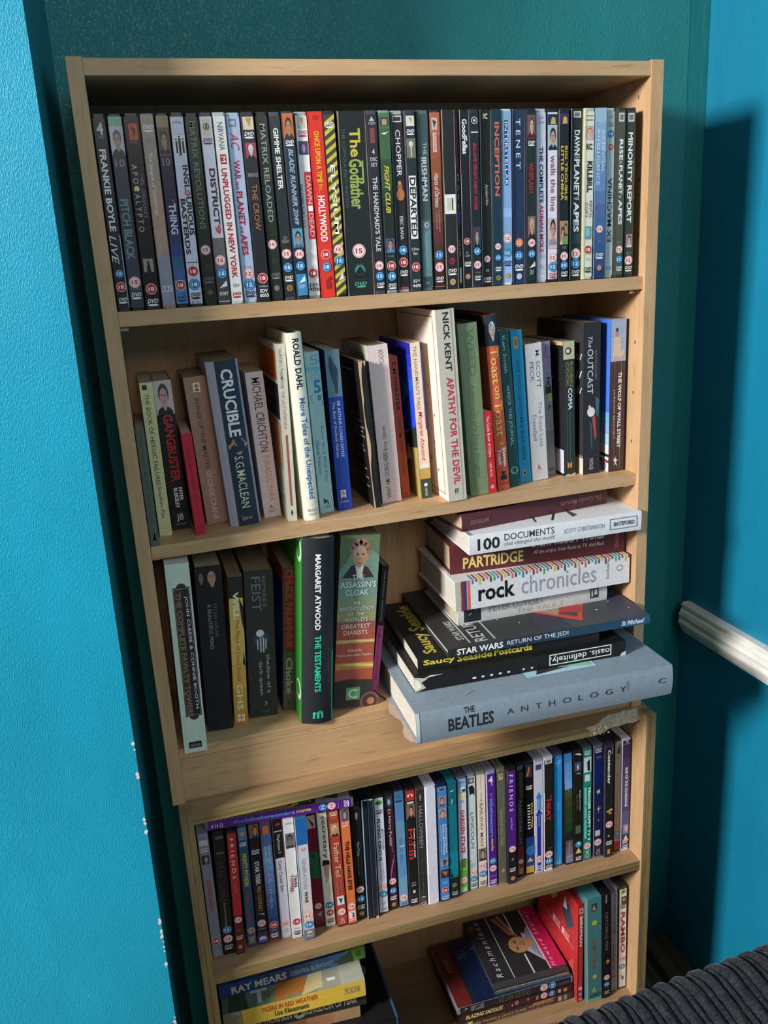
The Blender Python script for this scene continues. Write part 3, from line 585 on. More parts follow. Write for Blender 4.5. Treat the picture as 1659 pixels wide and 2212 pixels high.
    ('p', 0.0166, 0.0105, -0.4993, 0.0097, 0.1352, 0.11, 0, 0, 0, 't', '565f58', 'T 7 80 28 60 353 THE GASHLYCRUMB TINIES by Edward Gorey|P 232 90,45 88,60 92,52 95,30 92,48 95,70', 'small thin grey-green book leaning on the left panel, middle shelf', 'books on the middle shelf', 0, 't'),
    ('p', 0.028, 0.0438, -0.4991, 0.0143, 0.18, 0.1212, -0.0028, 0, 0, 'c', 'd6ce96', 'R 1.5 4.5 20 55 222|T 7 66 28 62 333 THE BOOK OF HEROIC FAILURES|T 67 88 28 62 333 Stephen Pile', 'slim pale yellow-green paperback with black serif title, left end of middle shelf', 'books on the middle shelf', 0, 'c'),
    ('p', 0.0442, 0.0605, -0.4988, 0.0204, 0.1783, 0.1044, -0.0105, 0, 0, 'c', '112', 'R 0 22 0 100 cbb|F 1 22 6 94 544 c99 312|Tb 22 67 30 82 b33 GANGBUSTER|Tb 71 80 62 82 eee PETER|Tb 71 85 34 56 eee BLEKSLEY|H 89 94.5 30 70 ddd JB|H 95.5 97 20 80 999 JOHN BLAKE', "black paperback with a stern man's portrait and red block title, middle shelf", 'books on the middle shelf', 0, 'c'),
    ('p', 0.0686, 0.0267, -0.4985, 0.0115, 0.121, 0.11, -0.0275, 0, 0, 'c', 'c2233a', 'T 14 65 30 60 411 The Viz Book of Crap Jokes', 'short bright red paperback standing low between taller books, left part of middle shelf', 'books on the middle shelf', 0, 'c'),
    ('p', 0.0851, 0.0632, -0.4982, 0.0252, 0.1782, 0.1018, -0.0469, 0, 0, 't', 'a87', 'R 4 10 38 70 eed|C 6.2 54 9 c64|R 8 9.5 45 62 666|T 14 62 36 56 544 BONES OF THE MASTER|T 63 97 34 58 ecc GEORGE CRANE', 'tan paperback with small white logo block and plain serif title, middle shelf', 'books on the middle shelf', 0, 't'),
    ('p', 0.1107, 0.0408, -0.4979, 0.0364, 0.1959, 0.1242, -0.0462, 0, 0, 't', 'aab', 'R 0 100 26 100 234|R 0 100 93 100 99a|Tb 5 45 40 78 eee CRUCIBLE|P b86 51,60 46,48 50,40|P b86 46.5,50 51.5,30 52.5,34 47.5,54|P b86 46.5,74 51.5,90 50.5,94 46,76|P c97 50.5,30 56,58 55.5,66 49.5,34|P c97 50.5,92 56,66 55.5,58 49.5,88|T 57 89 44 72 ddb S.G.MACLEAN|H 94 97 40 72 cba Quercus', 'thick navy book with curled pale edges and big white title, left part of middle shelf', 'books on the middle shelf', 0.004, 't'),
    ('p', 0.1536, 0.0549, -0.4972, 0.0208, 0.1777, 0.11, -0.0381, 0, 0, 'c', 'dcc', 'T 4 54 30 78 433 MICHAEL CRICHTON|T 56 89 30 76 d96 JURASSIC PARK|P a44 91,45 94,35 93,45 94,60|H 95 96.5 30 66 555 ARROW', 'pinkish white paperback with tall narrow dark and orange lettering, right of the thick navy book', 'books on the middle shelf', 0, 'c'),
    ('p', 0.1779, 0.0259, -0.4968, 0.0106, 0.2097, 0.13, 0.0156, 0, 0, 'c', 'ddc', 'T 3 24 24 58 543 HUNTER S. THOMPSON|T 25.5 47 24 58 b65 THE LAST INTERVIEW|R 50 91 36 60 b54|P 322 93,45 95,35 97,45 95,60|<R 4 20 8 94 d62|<R 22 42 4 98 223|<H 25 27 40 90 998 The last|<H 29 31 35 90 998 interview|<H 33 35 45 90 998 and other|<H 37 39 50 90 998 talks|<R 44 70 4 98 da7|<H 48 50 40 85 654 his words|<H 53 55 30 85 654 in the end|<R 84 92 10 40 eee|<R 85 91 12 14 222|<R 85 91 17 20 222|<R 85 91 24 27 222|<R 85 91 32 36 222', 'cream paperback showing orange, black and tan blocks on its cover side, middle shelf', 'books on the middle shelf', 0, 'c'),
    ('h', 0.1967, 0.0204, -0.4965, 0.0179, 0.2211, 0.135, -0.0213, 0, 0, 'c', 'eed', 'Tb 3 29 36 78 111 ROALD DAHL|Tb 33.5 88 32 82 47a More Tales of the Unexpected|H 93.5 95.2 25 88 999 Michael|H 96 97.6 30 88 999 Joseph', 'cream hardback with bold black name above light blue fancy title, middle shelf', 'books on the middle shelf', 0.003, 'c'),
    ('p', 0.2204, 0.0395, -0.4961, 0.0172, 0.1959, 0.1255, -0.0254, 0, 0, 'w', 'acc', 'H 2 8 30 95 7ac 5|H 3 8 5 28 8bc 2|R 9 11.5 0 100 7bc|Hb 12 17 20 48 9bc 0|Hb 12 17 55 90 8bc 0|Hb 17 25 42 92 28b 5|Hb 26 29.5 60 90 48a 8|H 31 33 80 95 59b J|H 26 29 10 30 7ac 5|T 45 80 56 82 69b Born on a Blue Day|T 54 75 18 40 479 Daniel Tammet|P 479 90,30 94,30 94,40 92,45 91.5,60 95,70 95,60 92.5,50 94,44|H 95.8 97 25 80 588 HODDER', 'pale blue paperback scattered with blue digits at the top, middle shelf', 'books on the middle shelf', 0, 'w'),
    ('p', 0.2431, 0.0395, -0.4958, 0.0176, 0.1961, 0.1255, -0.0189, 0, 0, 'w', '24a', 'R 0 28.5 0 100 689|P 345 3,30 10,20 27,55 26,70 12,80|T 31 66 56 76 def SIR ARTHUR CONAN DOYLE|T 31.5 66 22 42 def The Best of Sherlock Holmes|R 1 99 48 49.5 68b|R 87 92.5 26 62 dde|F 87.5 92.5 32 58 222 bbb 222|H 94 95 15 80 bcd ooooooooooo|<R 0 100 0 100 136', 'royal blue paperback with photo band at top and white two-line title, middle shelf', 'books on the middle shelf', 0, 'w'),
    ('p', 0.286, 0.0283, -0.4951, 0.0091, 0.1801, 0.115, -0.0548, 0, 0, 't', '131313', 'P ca8 0,0 0,60 6,35 14,22 25,24 30,10 42,16 48,35 55,48 62,40 70,18 80,12 92,16 100,20 100,0|P 443 20,60 40,52 40,56 20,64|P 443 50,70 85,62 85,66 50,74|P dba 0,70 0,100 4,84|<Hb 6 8.6 30 75 ddc ip net|<H 36 37.5 20 48 bba there|<H 40 41.5 15 45 bba or far|<H 44 45.5 5 45 bba as in with|<H 47 48.5 10 45 bba man for|<H 50 51.5 5 50 bba all human|<H 57 58.5 15 40 bba so the|<H 60 61.5 10 45 bba and of its|<H 66 67.5 20 45 bba this|<H 73 74.5 10 45 bba in the dark|<H 79 80.5 8 50 bba the old and|<H 85 86.5 8 40 bba sound and', 'battered black paperback with torn spine and pale lines of print on its side, middle shelf', 'books on the middle shelf', 0, 't'),
    ('p', 0.3005, 0.0414, -0.4949, 0.0249, 0.1958, 0.1236, -0.043, 0, 0, 't', 'dcc', 'U 3 12.5 52 76 655 PICADOR|U 50 66 30 50 443 Bruce Chatwin|U 67 97 26 50 443 WHAT AM I DOING HERE|<R 0 100 0 100 ccb|<H 3 9 20 70 665 Who', 'white paperback whose thin grey title reads upwards, right of the battered black one', 'books on the middle shelf', 0, 't'),
    ('p', 0.3305, 0.0545, -0.4944, 0.0111, 0.1789, 0.11, -0.0506, 0, 0, 'c', 'a42', 'Tb 4 38 32 74 311 E.M.FORSTER|T 41 83 32 68 533 A ROOM WITH A VIEW|C 93.5 50 20 c63|C 93.5 50 12 433', 'slim burnt-orange paperback with black serif lettering, middle shelf', 'books on the middle shelf', 0, 'c'),
    ('p', 0.3509, 0.0371, -0.4941, 0.0137, 0.1945, 0.1279, -0.0378, 0, 0, 'c', 'dcb', "T 2 42 26 58 665 THE HANDMAID'S TALE|Ti 43 75 18 70 b34 Margaret Atwood|C 79 45 38 ddd|R 80 88 0 100 b95|R 87 100 0 100 343|C 91 48 16 eee|T 93 98.5 35 60 ccb VINTAGE|R 0 55 90 100 24a|<G 0 30 0 100 22a 25d 4|<R 30 58 0 100 24d|<E 32 45 22 60 49e|<E 30 25 10 60 49e|<P 232 52,0 60,30 62,100 70,100 70,0|<P a95 62,100 58,60 70,40 66,0 100,0 100,100|<P 365 55,45 75,30 92,35 92,55|<P eee 65,30 75,20 80,40", 'cream and blue paperback with red handwritten author and vivid blue cover side, middle shelf', 'books on the middle shelf', 0, 'c'),
    ('p', 0.376, 0.0059, -0.4937, 0.0232, 0.2322, 0.15, -0.0436, 0, 0, 't', 'c6bfb2', 'Tb 1.5 31 36 70 222 NICK KENT|Tb 34 91 34 72 b34 APATHY FOR THE DEVIL|H 93 96 34 60 333 ff|P 998 0,80 100,80 100,84 0,86|<R 0 100 0 100 edc|<R 3 97 7 8.5 976|<R 3 3.6 8 95 976|<R 96.4 97 8 95 976|<C 20 40 2 a87|<C 40 30 1.5 a87|<C 60 50 2 a87|<C 70 25 1.5 a87|<C 80 35 2 a87|<C 30 60 2 a87|<C 85 20 1.5 a87|<C 55 20 1.5 a87|<C 50 42 2 a87', 'tall cream and grey paperback with black then red capitals, tallest in the middle shelf', 'books on the middle shelf', 0, 't'),
    ('h', 0.4085, 0.0153, -0.4932, 0.0247, 0.2131, 0.13, -0.0564, 0, 0, 't', '84936c', 'Tb 3 30 40 78 667f5c WEED|Ti 34 90 36 62 586d50 Adventures of a Dope Smuggler|P 7b8a62 0,0 100,0 96,20 100,45|P 95a37c 0,0 3,40 0,100', 'faded sage-green hardback with barely visible lettering, middle shelf', 'books on the middle shelf', 0.001, 't'),
    ('p', 0.4336, 0.0154, -0.4928, 0.0101, 0.1047, 0.095, -0.0542, 0, 0, 'w', 'c2232c', 'T 5 55 30 66 edd The Little Book of Chavs|T 62 80 30 60 fcc LEE BOK|C 92 50 22 edd|C 92 52 13 c2232c', 'very small bright red book standing in front of the orange spine, middle shelf', 'books on the middle shelf', 0, 'w'),
    ('h', 0.4496, 0.0243, -0.4926, 0.0164, 0.2198, 0.135, -0.0696, 0, 0, 'w', 'd64', 'R 0 17 0 100 234|F 3 16 14 90 ccc ba9 222|T 18 38 22 84 ec6 Toast|T 39.5 46.5 34 70 ec6 on|T 48 68 22 84 ec6 Toast|E 72.5 50 20 60 ca4|Tb 75 86 55 88 eee Steven|Tb 75.5 85 14 46 eee Toast|P 222 89,25 90.5,45 92,25 94,25 94,75 92,75 90.5,55 89,75|R 96 96.6 15 85 944|<R 0 17 0 100 233', 'orange hardback with yellow fancy lettering and black top bearing a moustached face, middle shelf', 'books on the middle shelf', 0.002, 'w'),
    ('p', 0.4702, 0.0311, -0.4922, 0.0132, 0.1985, 0.125, -0.0714, 0, 0, 'w', '255', 'T 3 26 30 62 bcc Keri Smith|T 34 73 28 70 cdd WRECK THIS JOURNAL|O 89.5 50 38 acc|O 89.5 50 30 255|P acc 87,40 92,30 92,40', 'dark green-blue paperback with hand-drawn white capitals, right part of middle shelf', 'books on the middle shelf', 0, 'w'),
    ('p', 0.4881, 0.0399, -0.492, 0.0154, 0.197, 0.125, -0.0646, 0, 0, 'w', '29c', 'R 4 11.5 22 62 ca6|R 5.5 10 30 54 b75|T 19 55 34 62 157 FAST FOOD NATION|T 56 85 34 62 124 ERIC SCHLOSSER|E 93.5 46 20 130 ca6|E 93.5 46 12 130 333', 'sky blue paperback with small orange label near its top, right part of middle shelf', 'books on the middle shelf', 0, 'w'),
    ('p', 0.5058, 0.0413, -0.4917, 0.0226, 0.178, 0.1237, -0.0544, 0, 0, 'c', 'ccc', 'T 5 32 60 84 556 M. SCOTT|T 13 27 22 46 556 PECK|T 42 75 60 84 889 The Road Less|T 50 70 22 46 77a Travelled|P b55 88,45 93,35 91,45 93,62', 'white-grey paperback with thin dark serif lettering, right of the sky blue one', 'books on the middle shelf', 0, 'c'),
    ('p', 0.5358, 0.056, -0.4912, 0.0115, 0.1774, 0.109, -0.053, 0, 0, 'c', '888', 'R 0 30 0 100 98a|T 3 12 30 60 555 ABSO|R 33 38 20 95 333|Tb 26 42 30 85 222 NORA|R 38 44 40 90 ba6|T 46 50 40 80 333 A|R 66 97 0 100 777|H 94 97 15 90 333 ORION', 'narrow grey paperback set back, between the white one and the black-green one', 'books on the middle shelf', 0, 'c'),
    ('p', 0.5525, 0.0415, -0.491, 0.0157, 0.1765, 0.11, -0.0183, 0, 0, 't', '233', 'R 0 13 0 100 bb9|C 7 45 30 333|C 7 42 18 ccb|Tb 15 33 56 84 774 ROBIN|Tb 15 33 22 50 774 COOK|Tb 34 50 40 78 ddd COMA|R 52 88 30 33 576|R 52 88 55 58 576|P c84 89,30 94,30 94,45 91,50 94,55 94,70 89,70 91,48|P cba 100,0 98.5,30 99.4,60 98,100 100,100|<R 0 100 0 100 222|<H 14 19 30 90 ddd (   )|<H 26 36 25 90 ddd ///|<R 0 3 0 100 ba8|<R 80 98 0 96 ccd|<R 84 97 10 80 eee', 'dark green-black paperback with pale label and white word, right part of middle shelf', 'books on the middle shelf', 0, 't'),
    ('p', 0.5768, 0.0351, -0.4906, 0.0237, 0.198, 0.128, -0.0093, 0, 0, 't', '223', 'Ti 9 16 26 50 ccd The|T 17 46 22 56 ccd OUTCAST|T 18 37 64 80 778 SADIE JONES|E 58 45 24 110 ddd|E 54.5 36 9 100 cba|P a44 62,50 60,70 74,80 78,70|P 355 64,35 66,52 82,56 84,48|P 367 48,70 50,95 62,90 60,75|T 89 97 36 60 bbb VINTAGE|<R 0 100 0 100 333|<H 12 13.4 10 80 aaa when one of them comes home to the|<H 16 17.4 14 70 aaa village where it began|<H 20 24 3 18 eee ///|<H 31 36 3 16 eee //|<H 42 46 3 14 eee //|<R 88 100 0 100 dcb|<R 87 89 0 100 866', 'black paperback with white capitals and a small standing couple, right part of middle shelf', 'books on the middle shelf', 0, 't'),
    ('p', 0.6116, 0.0305, -0.49, 0.0221, 0.1994, 0.128, -0.0039, 0, 0, 't', '433', 'R 0 27 0 100 9ac|E 7 40 9 130 432|E 10 38 12 120 b87|P cba 12,20 11,60 26,75 26,10|E 22 65 26 60 cba|E 25 35 30 50 baa|R 27 98 30 32 766|R 27 98 70 73 877|Tb 34 84 52 74 eee THE WOLF OF WALL STREET|T 45 78 20 34 caa JORDAN BELFORT|P ddc 90,45 92,45 92,60 94,46 97,60 95,45 96,35 94,40 92,30|<R 0 80 0 100 47d|<G 60 82 0 100 59d acd 3|<R 82 100 0 100 ddd|<R 81 86 20 100 a23|<R 88 90 0 60 234|<R 92 94 0 70 934|<C 96 10 6 88a', 'black-brown paperback topped by a sky photo, against the right panel on the middle shelf', 'books on the middle shelf', 0, 't'),
    ('p', 0.0223, -0.0087, -0.7583, 0.0269, 0.2405, 0.15, 0.0233, 0, 0, 'w', 'cdc', 'R 12 80 22 92 333|E 12 58 20 90 333|E 80 58 20 90 333|R 12.6 79.4 25 89 987|R 12.9 79.1 27 87 432|R 12.9 79.1 58 87 123|T 16.5 76 66 82 eee JOHN CLEESE & CONNIE BOOTH|Tb 14.5 80 31 54 876 THE COMPLETE FAWLTY TOWERS|R 94 97.5 22 78 223|H 94.8 96.8 28 72 999 methuen|R 1 99 10 10.8 bcb', 'white paperback with a long ornate dark title panel, leftmost on the lower book shelf', 'books standing on the lower book shelf', 0, 'w'),
    ('p', 0.054, 0.0315, -0.7583, 0.0313, 0.2182, 0.128, 0.0359, 0, 0, 'c', '112', 'R 0 14 0 100 211|F 2 12 5 38 221 865 211|F 0.5 14 30 92 221 b87 211|T 22 42 58 72 766 SYLVIA NASAR|T 22 49 36 50 99a A BEAUTIFUL MIND|R 94 97 55 62 233', 'black paperback with two shadowy faces at its top, lower book shelf', 'books standing on the lower book shelf', 0, 'c'),
    ('p', 0.0878, 0.0359, -0.7583, 0.0169, 0.1986, 0.125, 0.0608, 0, 0, 't', 'db6', 'G 50 100 0 100 db6 c83 6|R 0 14 0 100 322|P 322 14,70 30,85 36,100 20,100|P 322 50,90 58,80 60,100|Tb 10 28 28 68 eed WILL|T 28 70 38 66 b63 The Place of Dead Roads|Tb 72 90 26 72 eda GHS|R 93 95.2 22 48 edc|R 93 95.2 54 78 edc|R 95.8 98 22 48 edc|R 95.8 98 54 78 edc', 'narrow yellow to orange paperback with rust lettering, lower book shelf', 'books standing on the lower book shelf', 0, 't'),
    ('p', 0.1089, 0.0439, -0.7583, 0.0355, 0.1987, 0.1211, 0.0553, 0, 0, 't', '333', 'T 4 25 62 74 888 RAYMOND E.|T 4 27 24 56 778 FEIST|E 46 52 30 90 446|E 42 48 14 100 dde|R 46 53 36 40 ccd|R 45 55 46 51 ccd|R 45 55 56 61 ccd|R 46 53 65 69 ccd|T 57 84 66 80 bbb shadow of a|T 61 85 36 52 bbb dark queen|C 91 54 9 bbb|C 91 50 9 333|H 95.5 97 40 72 777 VOYAGER', 'thick charcoal paperback with a pale hand in a dark globe, lower book shelf', 'books standing on the lower book shelf', 0, 't'),
    ('p', 0.1522, 0.0475, -0.7583, 0.0155, 0.1948, 0.11, 0.0834, 0, 0, 't', '553', 'R 0 58 0 100 533|G 58 100 0 100 453 554 3|Tb 1 56 22 88 b33 CHUCK PALAHNIUK|Tb 62 88 24 80 a99 Choke|P 222 94,40 93,60 97,45|<R 0 100 0 100 14a|<E 45 40 30 60 28c|<R 0 10 0 100 c33', 'green and red paperback with a blue cover side, left of the large navy hardback', 'books standing on the lower book shelf', 0, 't'),
    ('h', 0.1682, 0.0037, -0.7583, 0.0391, 0.2434, 0.15, 0.0835, 0, 0, 'w', '123', 'Tb 8 48 38 56 eee MARGARET ATWOOD|Tb 51 82 38 58 3c9 THE TESTAMENTS|C 94 38 5 3b9|C 94 50 5 3b9|C 94 62 5 3b9|R 94.5 97 33 40 3b9|R 94.5 97 46 54 3b9|R 94.5 97 60 67 3b9|C 93 56 3 3b9|R 60 99 95 99 3a8|<R 0 100 0 100 393|<E 8 12 10 100 ded|<E 8 14 7 100 393|<E 84 12 10 90 ded|<E 84 14 7 90 393', 'large navy hardback with white and mint-green capitals, lower book shelf', 'books standing on the lower book shelf', 0.006, 'w'),
    ('p', 0.2128, 0.0209, -0.7583, 0.0504, 0.2323, 0.13, 0.1145, 0, 0, 't', '787', "R 0 49 0 100 798|G 30 49 0 100 798 996 4|P 675 0,0 0,100 12,100 8,80 12,60 5,40 14,20 20,0|P 433 24,8 17,30 16.5,50 18,72 24,90|P ddc 17,40 24,46 24,58 17,62|E 12 52 19 130 c97|E 6 36 9 90 a76|=E 4.2 46 10 90 b87|=E 4 58 10 90 a76|=E 6 68 8 100 a76|=E 8 29 6 100 a76|=E 9.5 73 5 100 a76|E 13 71 4 130 c97|E 9.5 50 17 100 ca8|E 11 45 3.4 50 544|=E 11 59 3.4 50 544|E 10.3 45 4.5 30 865|=E 10.3 59 4.5 30 865|E 13 51 2.6 150 b86|E 15.6 51 6 30 955|P a86 17,44 18.4,50 17,58|H 22.2 25 34 64 eee THE|H 26 29.4 4 96 eee ASSASSIN'S|H 30.6 33.8 18 78 eee CLOAK|H 37 39 40 56 ddc AN|H 40.2 42.6 4 94 ddc ANTHOLOGY|H 43.6 45.6 26 70 ddc OF THE|H 46.6 49 18 80 ddc WORLD'S|R 49.2 84 0 100 a54|G 49.2 60 0 100 955 a54 3|H 50.4 53 12 86 edc GREATEST|H 54 56.6 18 80 edc DIARISTS|R 59.5 61.5 0 100 ca6|P dc8 60,0 59.8,50 60.4,100 61,100|Hi 65 67 30 70 edc Edited by|H 67.8 69.6 5 95 edc Irene and Alan Taylor|R 73 77 0 100 b84|P dc7 74,0 73.6,60 74.5,100 76,100 75,40|P 333 84,0 83,40 84,100 100,100 100,0|R 88 95.6 32 68 6a7|H 89.2 94.6 38 60 eee C|E 97 95 26 100 755|E 97 95 20 100 433|E 97 98 10 100 a75", "thick paperback with a curly-haired man's portrait above old leather volumes, lower book shelf", 'books standing on the lower book shelf', 0, 't'),
    ('p', 0.2718, 0.0476, -0.7583, 0.0087, 0.1796, 0.105, 0.1408, 0, 0, 't', '211', 'T 4 43 42 58 bbb THE POCKET ESSENTIAL|R 46 100 0 100 b4488a|T 49 90 30 56 402 FILMING ON A MICROBUDGET|C 94 42 22 211|R 92.6 95.4 38 46 ddd|R 97.6 98.4 20 70 823', 'small leaning paperback, black above and magenta below, beside the lying pile', 'books standing on the lower book shelf', 0, 't'),
    ('d', 0.0225, 0.0057, -1.0733, 0.0138, 0.19, 0.134, 0.0028, 0, 0, '99a', '889', 'R 5 9.5 12 88 ccc|D 12.5 ddd|R 17 24 15 85 333|F 17.5 24 30 80 666 aaa 444|Tb 37 62 32 74 a55 DONNIE DARKO|R 83 83.5 5 95 bbb|a 87 18|H 92.5 94 25 75 bbb E D V|H 95 97 20 80 bbb 9203', 'mid-grey DVD case with faded red title, leftmost in the lower bookcase', 'DVDs standing in the lower bookcase', 0, 'c'),
    ('d', 0.0367, 0.0038, -1.0733, 0.015, 0.19, 0.134, 0.0256, 0, 0, '112', '112', 'H 4 6 25 85 bbb LUCASFILM|H 16.5 18 20 85 999 THE FORCE|T 24 56 22 66 543 STAR WARS|T 25 55 26 62 112 STAR WARS|T 57 77 40 52 bbb THE FORCE AWAKENS|B 79.5 12|A 87 12|D 93.5 ddd', 'black DVD case with dark gold outline lettering, second in the lower bookcase', 'DVDs standing in the lower bookcase', 0, 'c'),
    ('d', 0.0528, -0.001, -1.0733, 0.0121, 0.19, 0.134, 0.0334, 0, 0, '311', 'b33', 'T 6 38 28 66 edd F R I E N D S|Ti 41 50 35 65 c77 series|R 68 98 5 95 622|A 71.5 15|H 79 81 35 65 a88 DVD|D 86 ecc|O 94 50 26 b86', 'red DVD case with loose white capitals, left part of the lower bookcase', 'DVDs standing in the lower bookcase', 0, 'c'),
    ('d', 0.069, 0.006, -1.0733, 0.0126, 0.19, 0.134, 0.0204, 0, 0, '346', '357', 'R 2 12 6 94 58a|E 7 50 30 90 a97|D 15 eee|Tb 23 49 26 74 dc3 MONTY PYTHON|Ti 52 78 25 65 a44 The Life|C 86 50 38 ca8|Hb 84.8 87.2 28 72 432 15|R 91 97 20 80 886', 'blue DVD case with yellow capitals and red scrawl, left part of the lower bookcase', 'DVDs standing in the lower bookcase', 0, 'c'),
    ('d', 0.0827, 0.0057, -1.0733, 0.0141, 0.19, 0.134, 0.0225, 0, 0, '223', '223', 'R 1.5 12 6 94 864|F 2 12 30 92 533 c97 246|D 23 eee|Tb 31 50 30 72 eee STAR TREK|Tb 51 72 34 70 b95 FIRST CONTACT|P 99a 73,15 76,80 74,85|A 82 12|H 86 87.2 25 80 aaa PHE 8085|G 89 98 5 95 224 66a 3|E 95 50 34 80 dde|R 95.6 98 10 90 66a', 'black DVD case with white and bronze titles, right of the yellow-titled blue one, lower bookcase', 'DVDs standing in the lower bookcase', 0, 'c'),
    ('d', 0.0987, 0.0034, -1.0733, 0.0137, 0.19, 0.134, 0.0163, 0, 0, 'a33', '47b', 'G 1 40 5 95 246 7ad 4|G 40 98 5 95 69c 125 6|R 4 10.5 22 78 c63|T 20 34 58 78 bce PASSION|T 20 33 22 46 bce CHRIST|T 42 71 35 60 9be A FILM BY MEL G|a 85 18|H 89 90.2 25 75 ccd ICON|R 90 98 5 95 335|D 93.5 eee', 'cloudy blue DVD case with orange square and red base, left part of the lower bookcase', 'DVDs standing in the lower bookcase', 0, 'c'),
    ('d', 0.1148, 0.006, -1.0733, 0.0133, 0.19, 0.134, 0.0165, 0, 0, 'ccd', 'dde', 'R 1.2 33 5 95 222|E 6 55 24 70 a33|R 11 11.7 12 88 ddd|T 14 29 30 66 ccc PlayStation 2|T 35 61 30 64 444 Canis Canem Edit|A 88 18|H 92 94 30 70 aaa ooo|H 95 96 40 70 aaa oo', 'white game case with a black top third, left part of the lower bookcase', 'DVDs standing in the lower bookcase', 0, 'c'),
    ('d', 0.1287, 0.0009, -1.0733, 0.0138, 0.19, 0.134, 0.0164, 0, 0, 'ddd', 'eee', 'H 4.5 6.2 20 85 555 UNIVERSAL|R 13 25 6 94 777|F 13.5 25 10 90 333 777 444|Tb 47 57 58 84 222 TWIN|Tb 46.5 60 24 52 b23 TOWN|R 56 61 15 22 888|a 86 18|H 91 92.2 25 80 666 902 000 1|D 95 223', 'white DVD case with short red and black title mid-way, lower bookcase', 'DVDs standing in the lower bookcase', 0, 'c'),
    ('d', 0.1435, -0.0081, -1.0733, 0.0148, 0.19, 0.134, 0.014, 0, 0, '368', 'ccd', 'G 22 90 5 95 ccd dcb 5|R 0 21 0 100 26a|P d86 23,30 25,50 23,70 25,70 26.5,50 25,30|T 32 57 30 62 88a GENERATION|Tb 59 69 30 62 222 WAR|A 80 15|B 87 15|R 91 98 5 95 777|Hbi 92.3 94.3 25 75 eee Blu|H 95.5 97 25 75 ddd P02017', 'pale disc case with a blue top and grey-black title, lower bookcase', 'DVDs standing in the lower bookcase', 0, 'c'),
    ('d', 0.1614, 0.0097, -1.0733, 0.0146, 0.1818, 0.134, 0.0002, 0, 0, '311', '723', 'R 2 13 12 88 caa|P 633 3,20 10,80 12,60|R 33 56 10 92 264|Tb 35 54 25 80 365 MOUND|A 81 15 50 32|P 999 88,30 86,80 91,70', 'dark maroon DVD case with a dark green title band, set back in the lower bookcase', 'DVDs standing in the lower bookcase', 0, 'c'),
    ('d', 0.1764, 0.0057, -1.0733, 0.0136, 0.19, 0.134, 0.0008, 0, 0, 'ddd', 'eed', 'R 1.5 4.5 15 85 222|T 7 42 26 74 222 secretary|P 223 43,20 44,85 48,90 47.5,50 48,12|P c98 47.5,22 47.5,88 60,66 61,40|P eed 50,52 62,50 62,56|P 223 59,40 62,38 62,48|T 64 74 55 68 998 a film by|B 81.5 18|a 88 18|D 94.5 333', 'cream DVD case with typewriter title and bare legs picture, lower bookcase', 'DVDs standing in the lower bookcase', 0, 'c'),
    ('d', 0.1914, 0, -1.0733, 0.014, 0.19, 0.134, -0.0034, 0, 0, '422', 'a43', 'D 5 ecb|H 8 9.5 25 75 c87 VIDEO|R 13 23.5 8 92 b85|F 14 23.5 15 85 ccb c97 332|T 29 57 24 76 dca Father Ted|T 60 72 55 80 b76 The complete|T 60 72 25 48 b76 series|R 73.5 81 14 84 ddd|P 347 75,30 80,50 76,70|A 87 15|T 92 97 30 70 dcc VCI', 'brick red DVD case with cream script title, lower bookcase', 'DVDs standing in the lower bookcase', 0, 'c'),
    ('d', 0.2059, -0.0014, -1.0733, 0.013, 0.19, 0.134, 0.0003, 0, 0, '622', 'd74', 'R 3 12.5 12 88 468|F 4 12.5 22 80 544 c99 446|D 15 ecc|Tb 29 70 28 68 311 THE HILLS HAVE EYES|A 84 18|R 88 94.5 14 86 edd|P 222 89,35 91,60 93,45 94,70 90,70|R 95 96.5 10 90 eaa', 'orange DVD case with black condensed capitals, lower bookcase', 'DVDs standing in the lower bookcase', 0, 'c'),
    ('d', 0.2194, 0.0035, -1.0733, 0.0138, 0.19, 0.134, 0.0133, 0, 0, '112', '222', 'H 5 7 30 80 666 YEAR|F 8 17 22 82 222 a98 222|T 34 46 30 70 bbb Harry Potter|T 47 62 40 56 888 and the order|A 74 12|B 82 12|D 88.5 ddd|O 94.5 50 26 a84', "black DVD case with a bespectacled boy's face, white script, right of the orange one", 'DVDs standing in the lower bookcase', 0, 'c'),
    ('k', 0.2337, 0.0001, -1.0733, 0.0077, 0.19, 0.134, 0.0139, 0, 0, 'x', '113', 'R 0 100 0 16 9ce|R 0 100 18 26 244|P eee 0,0 1,100 0,100|P cba 96,0 97,20 100,16 100,0', 'narrow black case with a pale blue shiny left edge, lower bookcase', 'DVDs standing in the lower bookcase', 0, 'c'),
    ('k', 0.2418, -0.0011, -1.0733, 0.0077, 0.19, 0.134, 0.0142, 0, 0, 'x', '123', 'R 0 100 0 10 357|R 0 100 92 100 68a|P edc 0,0 1.2,60 0,100|P dcb 98,60 99,100 100,100 100,50', 'narrow plain black case beside the pale-edged one, lower bookcase', 'DVDs standing in the lower bookcase', 0, 'c'),
    ('d', 0.2518, 0.0028, -1.0733, 0.0132, 0.19, 0.134, 0.0117, 0, 0, '222', 'dde', 'E 6 50 38 80 5a3|E 6 44 18 60 343|D 13 333|Tb 19 54 20 54 231 FLYING CIRCUS|T 28 45 62 84 444 MONTY PYTHON|T 56 70 58 70 98a THE COMPLETE|T 56 71 30 44 98a SECOND SERIES|A 76 12|B 82.5 12|P 435 87,20 92,45 88,80 91.5,40|H 94 97 20 80 99a ooo', 'white DVD case with green snake picture and dark slab title, lower bookcase', 'DVDs standing in the lower bookcase', 0, 'c'),
